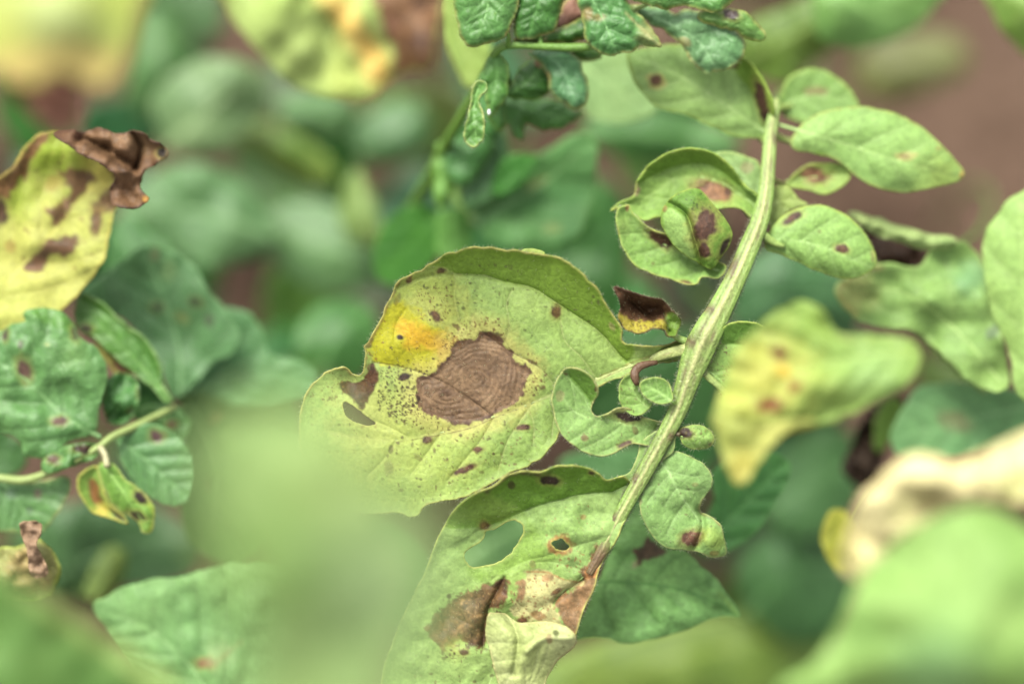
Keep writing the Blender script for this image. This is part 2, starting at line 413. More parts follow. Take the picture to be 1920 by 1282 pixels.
def hairs(o, p, n_surf, n_edge):
    rs = np.random.RandomState(len(p.X) % 1000); P = []; Dv = []; L = []
    fw = np.array(camo.location)
    if n_surf:
        k = rs.randint(0, len(p.X), n_surf); P3 = unproj(p.X[k], p.Y[k], p.H[k] + .05)
        v = fw - P3; v /= np.linalg.norm(v, axis=1)[:, None]; P.append(P3); Dv.append(v * .5 + rs.randn(len(k), 3) * .5); L.append(.00025 + .0005 * rs.rand(len(k)))
    if n_edge:
        e = np.nonzero(p.sd < .6)[0]; k = e[rs.randint(0, len(e), n_edge)]; P3 = unproj(p.X[k], p.Y[k], p.H[k])
        cen = unproj(*p.outl.mean(0), p.H.mean()); v = P3 - cen; v /= np.linalg.norm(v, axis=1)[:, None]
        P.append(P3); Dv.append(v + rs.randn(len(k), 3) * .45); L.append(.0003 + .0005 * rs.rand(len(k)))
    spikes('leaf_hair', np.concatenate(P), np.concatenate(Dv), np.concatenate(L), .000027, o, (225, 235, 200))

# ================================================================ the soil
def soil_material():
    m = bpy.data.materials.new('soil_brown'); m.use_nodes = True; t = m.node_tree; pr = t.nodes['Principled BSDF']
    tc = t.nodes.new('ShaderNodeTexCoord'); n = t.nodes.new('ShaderNodeTexNoise'); n.inputs['Scale'].default_value = 17; n.inputs['Detail'].default_value = 8
    n2 = t.nodes.new('ShaderNodeTexNoise'); n2.inputs['Scale'].default_value = 240; n2.inputs['Detail'].default_value = 6
    r = t.nodes.new('ShaderNodeValToRGB'); e = r.color_ramp.elements
    e[0].position = .36; e[0].color = (.022, .012, .007, 1); e[1].position = .62; e[1].color = (.078, .050, .034, 1)
    mx = t.nodes.new('ShaderNodeMath'); mx.operation = 'MULTIPLY_ADD'; mx.inputs[1].default_value = .5
    hf = t.nodes.new('ShaderNodeMath'); hf.operation = 'MULTIPLY'; hf.inputs[1].default_value = .5
    K = t.links.new
    K(tc.outputs['Object'], n.inputs['Vector']); K(tc.outputs['Object'], n2.inputs['Vector']); K(n2.outputs['Fac'], hf.inputs[0])
    K(n.outputs['Fac'], mx.inputs[0]); K(hf.outputs[0], mx.inputs[2]); K(mx.outputs[0], r.inputs[0]); K(r.outputs[0], pr.inputs['Base Color'])
    b = t.nodes.new('ShaderNodeBump'); b.inputs['Distance'].default_value = .004; K(n2.outputs['Fac'], b.inputs['Height']); K(b.outputs[0], pr.inputs['Normal'])
    pr.inputs['Roughness'].default_value = .95; pr.inputs['Specular IOR Level'].default_value = .15; return m
M_SOIL = soil_material()
u = np.linspace(-1, 1, 241); s = np.sign(u) * (np.abs(u) * .5 + np.abs(u) ** 7 * 11.5)
gx, gy = np.meshgrid(s, s); gx = gx.ravel(); gy = (gy.ravel() + .2)
gz = .012 * fbm(gx, gy, .09, 5, 3) + .006 * fbm(gx, gy, .02, 8, 3)
i, j = np.meshgrid(np.arange(240), np.arange(240), indexing='ij'); v = (i * 241 + j).ravel()
g = link_mesh('ground', np.stack([gx, gy, gz], 1), np.stack([v, v + 1, v + 242, v + 241], 1), np.tile(lin((120, 90, 75)), (len(gx), 1)), np.ones(len(gx)), M_SOIL, None, own=(0, 0, 0))
g['kind'] = 'structure'
# clods lying on it, too many to count
rs = np.random.RandomState(4); ico = []
bpy_bm = __import__('bmesh'); bm = bpy_bm.new(); bpy_bm.ops.create_icosphere(bm, subdivisions=2, radius=1)
iv = np.array([q.co[:] for q in bm.verts]); ifc = np.array([[q.index for q in f.verts] for f in bm.faces]); bm.free()
V = []; F = []; n = 0
for k in range(700):
    p = np.array([rs.uniform(-.3, .3), rs.uniform(-.1, .5), 0.]); r = .0025 + .009 * rs.rand() ** 3
    q = iv * (1 + .28 * fbm(iv[:, 0] * 3 + k, iv[:, 1] * 3 + iv[:, 2] * 2, 1.2, k, 2))[:, None] * r * np.array([1, rs.uniform(.7, 1.2), .7])
    p[2] = .012 * fbm(p[0:1], p[1:2], .09, 5, 3)[0] + .006 * fbm(p[0:1], p[1:2], .02, 8, 3)[0] + r * .2
    V.append(q + p); F.append(ifc + n); n += len(iv)
V = np.concatenate(V); g = link_mesh('soil_crumbs', V, np.concatenate(F), np.tile(lin((120, 90, 75)), (len(V), 1)), np.ones(len(V)), M_SOIL, None, smooth=True)
g['kind'] = 'stuff'; g['label'] = 'loose brown crumbs of soil lying under the potato leaves'; g['category'] = 'soil'

BR = (88, 64, 50); DB = (66, 50, 44); PB = (128, 92, 82)
# ================================================================ the blighted compound leaf in focus
A = thing('potato_leaf', 'sharp compound potato leaf whose large leaflet carries a brown ringed blight patch', 'leaf', (1462, 150, -30))
def rachis_paint(path, ca, sa, cc):
    x, y = path[:, 0], path[:, 1]
    k = (math.exp(-((ca) / .22) ** 2) * .9 if sa > 0 else 0) + (math.exp(-((abs(ca) - .55) / .1) ** 2) * .35 if sa > 0 else 0)
    cc = cc * (1 - k) + lin((214, 218, 156)) * k
    if abs(abs(ca) - .36) < .1 and sa > 0: cc = cc * .5 + lin((112, 148, 62)) * .5
    if abs(abs(ca) - .36) < .12 and sa > 0:
        q = np.clip(fbm(x * 1 + ca * 60, y, 26, 3, 3) * 1.1 + .05, 0, .7)[:, None]; cc = cc * (1 - q) + lin((120, 92, 75)) * q
    q = sstep(.42, .6, vnoise(x / 5 + ca * 14, y / 5 + sa * 9, 6))[:, None] * sstep(.25, .7, vnoise(x / 40, y / 40, 8))[:, None] * .35
    cc = cc * (1 - q) + lin((95, 80, 58)) * q
    for lx, ly, lr, sgn_ in ((1396, 505, 22, 1), (1250, 812, 9, -1), (1322, 650, 8, 1), (1215, 900, 10, 1), (1355, 590, 9, 1), (1446, 262, 12, -1), (1170, 975, 12, 1)):
        if sgn_ * ca > .25: q = (np.exp(-((y - ly) / lr) ** 2) * .85)[:, None]; cc = cc * (1 - q) + lin((98, 70, 54)) * q
    q = sstep(1005, 1040, y)[:, None] * .85; cc = cc * (1 - q) + lin((112, 74, 58)) * q
    return cc
def ridge(ca, sa): return .56 + .56 * math.exp(-(ca / .2) ** 2) + .30 * math.exp(-((abs(ca) - .6) / .13) ** 2)
RH = lambda y: -.2 if y > 620 else -.2 - (620 - y) * .038
rp = [(1456, 186, 7), (1453, 205, 10), (1446, 240, 13), (1441, 300, 14), (1436, 360, 16), (1426, 410, 18), (1406, 460, 20), (1380, 520, 21), (1350, 580, 25),
      (1327, 622, 30), (1308, 662, 31), (1290, 712, 24), (1270, 770, 19), (1238, 832, 17), (1203, 895, 16), (1166, 960, 14), (1135, 1020, 13), (1104, 1076, 7)]
stem(A, [(x, y, RH(y) + 1.3, w_ * .92) for x, y, w_ in rp], (146, 184, 92), name='rachis', flat=.55, nseg=28, paintf=rachis_paint, profile=ridge)
stem(A, [(1456, 190, -22, 8), (1458, 182, -30, 9), (1462, 180, -45, 10), (1472, 180, -70, 11)], (110, 140, 70), name='petiole')
to_ground(A, 1472, 180, -70, 14, col=(90, 116, 60), dx=.01)

def ring_val(X, Y):
    nz = fbm(X, Y, 60, 91, 2) * 13 + fbm(X, Y, 18, 92, 2) * 3.0
    d1 = np.hypot((X - 893) / 1.0, (Y - 712) / .86) ; d2 = np.hypot((X - 838) / 1.15, (Y - 741) / .78) + 4
    k = 14.; d = -k * np.log(np.exp(-d1 / k) + np.exp(-d2 / k)) + nz
    return d
LES = [(846,647),(864,637),(893,633),(897,622),(921,622),(940,634),(947,648),(962,661),(968,678),(990,686),(996,700),(984,720),(982,738),(966,758),(930,776),(897,791),(868,795),(840,791),(804,777),(783,760),(779,724),(781,706),(804,704),(820,690),(834,676),(844,663)]
def ring_h(X, Y):
    q = smooth_closed(LES, 5); s_ = sdist(X, Y, q)[0]; m = sstep(-2, 10, s_); d = ring_val(X, Y)
    return m * (.04 * np.sin(d * 2 * math.pi / 9.6) - .35 + .05 * fbm(X, Y, 9, 77, 3))
def ring_c(X, Y, C, dead, nz, nf):
    q = smooth_closed(LES, 4); s_ = sdist(X, Y, q)[0]; d = ring_val(X, Y)
    halo = sstep(-46, -4, s_ + nz * 10) * .62; C = C * (1 - halo[:, None]) + lin((214, 206, 122)) * halo[:, None]
    m = sstep(-2.2, 2.2, s_ + nz * 3.4 + nf * 2.6)
    col = np.tile(lin((132, 107, 82)), (len(X), 1))
    n2 = fbm(X, Y, 30, 55, 3)[:, None]; col = col * (1 + .24 * n2 + .16 * nf[:, None] + .14 * nz[:, None])
    rg = (.5 + .5 * np.sin(d * 2 * math.pi / 9.6 - .9 + 2.6 * fbm(X, Y, 40, 60, 2))) ** 2.4; am = .12 + .34 * np.exp(-(((X - 925) / 48) ** 2 + ((Y - 705) / 52) ** 2)) + .30 * np.exp(-(((X - 838) / 36) ** 2 + ((Y - 755) / 24) ** 2)) - .06 + .38 * fbm(X, Y, 26, 58, 2)
    k = np.clip(rg * am, 0, .7)[:, None]; col = col * (1 - k) + lin((94, 70, 50)) * k
    pk = np.clip(fbm(X, Y, 34, 59, 2) * .8, 0, .6)[:, None]; col = col * (1 - pk) + lin((166, 138, 108)) * pk
    ed = np.exp(-(s_ / 7) ** 2)[:, None] * np.clip(.55 + nz[:, None], 0, 1); col = col * (1 - ed) + lin((84, 60, 48)) * ed
    dk = (np.exp(-(((X - 838) / 17) ** 2 + ((Y - 734) / 9) ** 2)) * .6)[:, None]; col = col * (1 - dk) + lin((74, 52, 42)) * dk
    pat = sstep(.62, .7, vnoise(X / 3.2, Y / 3.2, 12))[:, None] * .3; col = col * (1 - pat) + lin((80, 60, 46)) * pat
    C = C * (1 - m[:, None]) + col * m[:, None]; dead = np.maximum(dead, m)
    return C, dead
big = build_patch(c0, [(1172,642),(1163,612),(1138,570),(1108,529),(1060,489),(1018,477),(958,468),(897,463),(856,470),(816,487),(779,511),(747,527),(735,553),(722,578),(708,610),
    (692,637),(681,648),(684,668),(680,694),(672,703),(660,700),(649,689),(631,688),(605,699),(585,720),(568,748),(560,790),(562,830),(575,885),(615,935),(680,962),(740,962),(780,966),(800,946),
    (856,937),(897,922),(945,892),(986,875),(1027,846),(1047,817),(1056,780),(1070,756),(1115,731),(1150,712),(1230,682),(1290,672),(1300,655),(1285,636),(1240,646),(1205,650)], 0,
    slope=(.3, -.3), base=(164, 194, 108), base2=(150, 184, 100), step=1.9, wob=2.2, seed=11, rim=(190, 190, 110), rimw=2.2, mottle=.13,
    mid=[(1290,652),(1213,675),(1120,712),(1035,740),(966,768),(925,781),(877,801),(800,815),(743,825),(682,821),(620,812)],
    veins=[[(925,780),(905,764),(864,736),(820,710),(751,687),(702,679)], [(1047,735),(1020,697),(996,679),(945,651),(905,622),(885,590)], [(763,818),(730,800),(702,788),(680,770)],
           [(1177,677),(1164,667),(1124,622),(1079,590),(1035,562),(998,539),(945,527),(905,515),(856,513)], [(864,610),(852,562),(852,520),(840,490)],
           [(1000,754),(975,790),(950,830),(935,880)], [(925,785),(905,820),(872,862),(840,900)], [(830,808),(800,850),(770,890)], [(1060,731),(1040,780),(1035,820)],
           [(985,760),(1000,790),(1000,830)], [(945,651),(955,610),(950,570),(960,545)], [(751,687),(740,650),(742,610),(760,580)], [(1120,712),(1090,670),(1060,640),(1050,600)], [(743,825),(720,860),(690,890)]],
    vein_col=(186, 204, 132), vein_str=.6, vein_amp=.13, pil=.34,
    holes=[[(643,755),(656,756),(680,775),(703,792),(690,798),(662,790),(646,774)]],
    feats=[('fold', [(1177,677),(1164,667),(1124,622),(1079,590),(1035,562),(998,539),(945,527),(905,517),(856,513),(790,520),(745,540)], 3.6, 62, -1), ('edge', .5, 9), ('g', 1305, 655, 70, -5.5),
            ('g', 800, 615, 34, 1.3), ('g', 740, 650, 26, 1.0), ('g', 660, 712, 28, -2.0),
           ('g', 980, 600, 60, .9), ('g', 1060, 680, 60, .8), ('g', 850, 880, 80, .9), ('g', 960, 820, 45, .6), ('groove', [(925,781),(864,736),(820,710)], 2.5, -.15), ('rings', ring_h)],
    paint=[('g', 800, 600, 120, (196, 200, 100), .75), ('g', 700, 790, 130, (205, 212, 120), .75), ('g', 800, 860, 150, (186, 205, 105), .6), ('g', 1000, 640, 60, (150, 188, 105), .4),
           ('p', [(708,600),(722,580),(745,560),(790,590),(850,640),(846,665),(825,690),(790,700),(745,688),(700,676),(693,645)], (196, 196, 40), 9, 8, .95, 0),
           ('p', [(742,606),(770,604),(812,622),(852,642),(842,665),(800,655),(760,640)], (236, 192, 58), 15, 9, .95, 0),
           ('p', [(822,640),(852,640),(842,680),(825,690)], (205, 150, 50), 6, 5, .6, 0),
           ('p', [(1177,677),(1164,667),(1124,622),(1079,590),(1035,562),(998,539),(945,527),(905,515),(856,513),(830,500),(800,490),(860,455),(960,455),(1070,480),(1120,530),(1175,610),(1190,650)], (130, 168, 58), 3, 3, .93, 0),
           ('p', [(745,525),(790,500),(850,512),(850,560),(800,545),(745,560)], (160, 182, 84), 9, 6, .6, 0),
           ('rings', ring_c),
           ('p', [(633,720),(648,714),(664,718),(684,708),(692,680),(703,681),(708,716),(694,742),(680,766),(660,750),(646,738)], (78, 52, 32), 3, 4),
           ('g', 672, 725, 16, (70, 50, 38), .5),
           ('s', 817, 592, 11, 7, 60, (105, 76, 52)), ('s', 826, 507, 8, 5, 0, (110, 95, 60)), ('s', 1043, 585, 9, 12, 0, (104, 82, 48)), ('s', 757, 707, 11, 7, -15, (58, 42, 36)),
           ('s', 922, 631, 24, 9, 12, (92, 68, 55), .85), ('s', 803, 824, 9, 8, 0, (98, 74, 56)), ('s', 980, 801, 13, 5, -8, (92, 64, 50)), ('s', 896, 842, 9, 5, 0, (105, 76, 58)),
           ('s', 873, 879, 22, 6, -24, (92, 64, 50)), ('s', 733, 842, 5, 7, 0, (110, 98, 66), .9), ('s', 728, 878, 9, 15, 0, (120, 112, 76), .7, .5), ('s', 750, 632, 5, 4, 0, (70, 50, 36)),
           ('s', 767, 524, 6, 7, 0, (110, 84, 62)), ('s', 997, 678, 10, 4, 30, (105, 80, 62), .7), ('s', 855, 612, 10, 4, 30, (104, 84, 56), .8), ('s', 768, 517, 5, 5, 0, (110, 82, 62)),
           ('s', 1018, 726, 5, 4, 0, (115, 90, 66), .6), ('s', 785, 858, 8, 5, 30, (115, 98, 66), .5), ('s', 1149, 612, 5, 10, -30, (170, 165, 110), .7), ('s', 745, 560, 5, 12, 20, (105, 80, 62), .5),
           ('k', 745, 745, 42, 36, 220, .7, 3.2, (46, 28, 16)), ('k', 755, 700, 50, 14, 90, .7, 2.6, (70, 50, 38)), ('k', 810, 785, 60, 22, 130, .7, 2.4, (92, 70, 48)), ('k', 815, 570, 36, 40, 150, .6, 2.4, (112, 88, 46)),
           ('k', 850, 640, 24, 16, 80, .6, 2.2, (120, 84, 40)), ('k', 905, 615, 50, 22, 130, .6, 2.6, (112, 84, 52)), ('k', 1000, 700, 26, 42, 120, .6, 2.2, (112, 86, 56)), ('k', 780, 660, 60, 40, 60, .8, 2.6, (95, 76, 30)),
           ('k', 900, 540, 120, 50, 60, .8, 3.0, (98, 106, 52)), ('k', 1000, 560, 140, 70, 50, .8, 3.2, (104, 116, 62)), ('k', 820, 870, 150, 70, 130, .8, 3.4, (106, 100, 60)), ('k', 960, 830, 90, 40, 60, .8, 3.0, (112, 96, 60)),
           ('k', 880, 760, 100, 26, 40, .8, 3, (84, 60, 46)), ('k', 760, 770, 34, 24, 90, .7, 3, (80, 60, 42)), ('k', 640, 800, 60, 60, 40, .8, 3, (130, 120, 70)),
           ('l', [(702,679),(751,687),(820,710),(864,736),(905,764),(925,781)], 1.3, (72, 54, 36), .85), ('l', [(966,768),(925,784),(877,804),(800,820),(743,829)], 1.3, (92, 70, 44), .8),
           ('l', [(1000,680),(960,660),(920,632)], 1.6, (90, 68, 48), .8), ('l', [(1240,664),(1213,669),(1150,694),(1120,707),(1080,722)], 1.6, (150, 126, 84), .6),
           ('l', [(852,520),(856,560),(864,600)], 1.0, (120, 135, 70), .5), ('l', [(1177,677),(1164,667),(1124,622),(1079,590),(1035,562)], 1.2, (110, 140, 62), .6),
           ('l', [(747,527),(735,553),(722,578),(708,610),(692,637),(681,648),(684,668),(680,694)], 4.5, (104, 74, 50), .95), ('l', [(660,700),(649,689),(631,688),(605,699),(585,720),(568,748),(560,790)], 4, (140, 98, 64), .85), ('s', 690, 640, 9, 14, 20, (120, 88, 58), .7), ('k', 610, 720, 50, 30, 70, .8, 3, (120, 96, 56)), ('k', 700, 620, 24, 60, 60, .8, 3, (130, 96, 50)),
           ('l', [(678,800),(702,792),(704,800)], 2.5, (140, 110, 84), .7), ('l', [(960,468),(897,463),(856,470)], 1.8, (120, 92, 60), .6), ('l', [(800,945),(856,937),(897,922),(945,892)], 2, (120, 96, 84), .8)])
stem(A, [(1306,652,.9,13),(1262,660,.7,10),(1213,675,.6,8.5),(1165,693,.5,7.5),(1120,712,.5,6),(1075,728,.5,5),(1035,740,.5,3.5)], (186, 202, 126), name='petiole', flat=.5, nseg=16,
    paintf=lambda path, ca, sa, cc: cc * (1 - (np.clip(fbm(path[:, 0], path[:, 1] + ca * 30, 22, 5, 2) + (.35 if abs(ca) < .3 else -.2), 0, .6))[:, None]) + lin((138, 112, 78)) * np.clip(fbm(path[:, 0], path[:, 1] + ca * 30, 22, 5, 2) + (.35 if abs(ca) < .3 else -.2), 0, .6)[:, None])
leaflet(A, big, label='large pale green leaflet with brown ringed patch and bright yellow margin', hair=1500, hairedge=900, ribw=3.6)

shr = build_patch(c0, [(1152,537),(1166,539),(1190,547),(1215,555),(1240,560),(1250,572),(1264,585),(1277,602),(1274,618),(1266,632),(1250,631),(1244,619),(1225,615),(1206,626),(1185,621),(1168,610),(1161,595),(1165,577),(1158,560),(1150,548)], 1.0,
    base=(112, 82, 58), base2=(84, 60, 42), step=1.9, seed=21, wob=2.2, rim=(84, 62, 46), rimw=1.6, feats=[('edge', 1.8, 12), ('n', 36, 2.4), ('n', 14, .3), ('groove', [(1180,560),(1215,590),(1255,622)], 5, -1.2)],
    paint=[('p', [(1160,585),(1175,600),(1200,602),(1225,603),(1250,606),(1255,634),(1230,632),(1205,640),(1170,630),(1150,600)], (186, 178, 72), 3, 4, .95, 0), ('p', [(1250,588),(1285,590),(1280,640),(1258,640),(1248,612)], (118, 156, 62), 4, 3, .95, 0),
           ('k', 1205, 612, 40, 12, 90, .6, 2, (92, 66, 40)), ('l', [(1175,556),(1195,570),(1210,590),(1240,600)], 2, (128, 100, 80), .6), ('k', 1210, 580, 45, 25, 80, .8, 3, (124, 94, 74))])
bit = build_patch(c0, [(976,471),(984,466),(1000,466),(1014,469),(1022,474),(1016,479),(998,477),(982,476)], 3.8, base=(196, 222, 120), base2=(180, 214, 100), step=1.6, seed=22, wob=.5)
leaflet(A, bit, name='margin_fold', label='tiny bright green sliver turned over at the top margin')
leaflet(A, shr, label='small shrivelled dark brown leaflet with yellow lower margin', hair=200, hairedge=150)
stem(A, [(1258, 622, .8, 5), (1268, 632, .6, 6), (1290, 642, .3, 8)], (150, 184, 96), name='petiole')

wing = build_patch(c0, [(1262,776),(1248,796),(1222,812),(1200,832),(1194,856),(1180,884),(1158,894),(1138,899),(1120,906),(1150,960),(1178,950),(1205,905),(1235,868),(1262,846),(1268,815),(1272,790)], .1, base=(158, 194, 118), base2=(146, 184, 104), step=2, seed=29, wob=1, rim=(186, 198, 130), rimw=2)
leaflet(A, wing, name='leaf_wing', hairedge=120)
l3 = build_patch(c0, [(1050,700),(1063,689),(1084,690),(1104,701),(1117,718),(1122,740),(1112,757),(1110,770),(1120,780),(1140,775),(1158,765),(1180,765),(1205,780),(1232,788),(1256,796),(1240,838),(1215,836),(1195,832),(1184,832),(1164,842),(1145,853),(1122,856),(1095,848),(1070,832),(1050,810),(1040,785),(1034,755),(1038,722)], 1.0,
    slope=(-1.4, .2), base=(150, 190, 112), base2=(138, 180, 102), step=2, seed=31, rim=(190, 196, 128), rimw=2, mid=[(1240,812),(1195,800),(1150,790),(1110,784),(1075,770),(1052,740)], vn=4, vein_str=.4, pil=.3,
    feats=[('edge', .5, 10), ('g', 1250, 815, 36, -2.0), ('fold', [(1062,700),(1085,722),(1108,752)], 2.4, 26, 1), ('g', 1090, 815, 30, .8)],
    paint=[('p', [(1068,690),(1090,688),(1128,712),(1128,745),(1110,756),(1092,735),(1070,712)], (112, 156, 62), 3, 2, .9, 0), ('s', 1178, 779, 24, 10, 8, (62, 46, 44)), ('l', [(1135,777),(1158,766),(1182,768)], 4, (196, 196, 124), .7),
           ('s', 1172, 834, 14, 6, -20, (88, 66, 60)), ('s', 1096, 821, 7, 6, 0, (134, 104, 90), .8), ('s', 1190, 806, 5, 9, -20, (120, 110, 80), .7), ('s', 1050, 742, 9, 10, 0, (172, 168, 120), .6), ('l', [(1070,832),(1090,846),(1110,854)], 2.4, (100, 76, 66), .7),
           ('s', 1118, 728, 3, 6, 0, (90, 66, 50), .9), ('k', 1130, 810, 80, 35, 30, .8, 2.6, (124, 120, 82)), ('s', 1060, 700, 5, 3, 0, (120, 100, 70), .7)])
leaflet(A, l3, hair=350, hairedge=260, ribw=2.2)
rd1 = build_patch(c0, [(1160,735),(1162,718),(1172,704),(1186,700),(1202,708),(1216,722),(1224,742),(1222,760),(1208,775),(1190,779),(1172,768),(1162,752)], .4, base=(148, 190, 100), base2=(128, 172, 84), step=2, seed=41,
    rim=(176, 200, 110), rimw=2, mid=[(1215,765),(1195,745),(1180,715)], vn=3, vein_str=.6, feats=[('edge', .7, 9)], paint=[('k', 1190, 740, 30, 36, 25, .8, 2, (120, 120, 80))])
rd2 = build_patch(c0, [(1199,722),(1206,712),(1222,707),(1240,708),(1254,718),(1260,734),(1262,748),(1252,756),(1236,757),(1216,750),(1204,738)], 2.6, base=(146, 190, 104), base2=(130, 176, 90), step=2, seed=42,
    rim=(178, 200, 116), rimw=2, mid=[(1262,754),(1240,738),(1212,724)], vn=3, vein_str=.6, feats=[('edge', .4, 8)])
leaflet(A, rd1, hair=80, hairedge=120, ribw=1.6); leaflet(A, rd2, hair=80, hairedge=120, ribw=1.6)
stem(A, [(1256, 748, 2.2, 4), (1266, 756, 1.2, 5), (1280, 762, .6, 6)], (152, 188, 98), name='petiole')
stem(A, [(1232, 679, 1.4, 4), (1215, 682, 1.8, 6), (1199, 687, 2.2, 8), (1190, 698, 2.6, 8.5), (1191, 710, 2.8, 7.5), (1195, 722, 2.6, 4)], (108, 80, 56), name='withered_tip', flat=.7, nseg=12)

l5 = build_patch(c0, [(1269,812),(1275,803),(1288,800),(1300,797),(1318,798),(1332,808),(1339,822),(1332,836),(1315,841),(1295,840),(1281,832),(1276,822)], 1.2, base=(152, 192, 104), base2=(138, 180, 92), step=1.8, seed=51, rim=(176, 190, 110), rimw=2,
    mid=[(1276,818),(1300,818),(1330,820)], vn=3, feats=[('edge', -1.0, 10)], paint=[('s', 1284, 811, 13, 8, 10, (72, 54, 48)), ('l', [(1308,842),(1322,838),(1336,830)], 4.5, (74, 54, 48), .95), ('k', 1308, 818, 25, 16, 20, .8, 2, (120, 110, 75))])
leaflet(A, l5, hair=60, hairedge=120, ribw=1.4)
stem(A, [(1275, 815, .8, 4), (1268, 812, .5, 5), (1258, 808, .3, 7)], (110, 100, 70), name='petiole')
l6 = build_patch(c0, [(1235,870),(1248,852),(1268,845),(1291,853),(1318,868),(1336,892),(1334,913),(1320,934),(1312,958),(1330,966),(1350,983),(1357,1009),(1360,1038),(1334,1044),(1311,1034),(1283,1030),(1248,1024),(1221,1001),(1205,973),(1199,942),(1201,911),(1205,884),(1212,866)], -.6,
    slope=(-1.2, -.6), base=(150, 192, 118), base2=(140, 184, 106), step=2, seed=61, rim=(182, 200, 130), rimw=2.2, mid=[(1228,858),(1252,882),(1268,915),(1285,940),(1301,962),(1315,985)], vn=3, vein_str=.5, pil=.3,
    veins=[[(1268,915),(1254,934),(1246,950)], [(1252,882),(1280,890),(1310,893)], [(1285,940),(1262,975),(1250,1000)], [(1268,915),(1300,920),(1320,915)], [(1255,890),(1232,915),(1215,940)]],
    feats=[('edge', -.8, 12), ('g', 1334, 1008, 26, 1.6), ('groove', [(1311,956),(1318,990),(1300,1030)], 7, -1.3), ('n', 30, .4)],
    paint=[('s', 1299, 1007, 21, 13, -14, (128, 92, 84)), ('g', 1340, 1010, 36, (160, 190, 90), .7), ('l', [(1318,934),(1311,952),(1316,962),(1332,968),(1350,984)], 3, (130, 92, 76), .8), ('l', [(1283,1031),(1300,1034),(1334,1044)], 2.5, (120, 90, 74), .6), ('s', 1303, 908, 6, 4, 0, (134, 128, 90), .6),
           ('s', 1201, 940, 3, 6, 0, (130, 106, 84), .6), ('k', 1280, 950, 70, 80, 25, .8, 2.5, (120, 130, 84)), ('s', 1338, 1036, 10, 5, 10, (150, 120, 80), .6)])
leaflet(A, l6, hair=300, hairedge=260, ribw=2.4)
l7 = build_patch(c0, [(1322,690),(1330,660),(1340,634),(1357,613),(1375,604),(1400,602),(1431,611),(1472,640),(1486,685),(1455,725),(1400,744),(1362,744),(1345,722)], -.8, base=(146, 186, 100), base2=(130, 172, 84), step=2.4, seed=71,
    rim=(176, 196, 100), rimw=2, mid=[(1320,690),(1352,714),(1375,742)], vn=3, feats=[('fold', [(1330,660),(1372,644),(1440,660)], 2.4, 40, 1)], paint=[('p', [(1350,640),(1345,600),(1440,590),(1450,645),(1400,650),(1370,645)], (110, 160, 62), 4, 3, .85, 0), ('k', 1350, 675, 30, 40, 60, .8, 2.2, (120, 92, 76))])
leaflet(A, l7, hair=120, hairedge=120)
stem(A, [(1300, 660, .2, 10), (1322, 700, .0, 7), (1352, 728, -.4, 6), (1390, 770, -1.5, 4.5), (1420, 800, -3, 4)], (165, 190, 112), name='petiole', flat=.6)

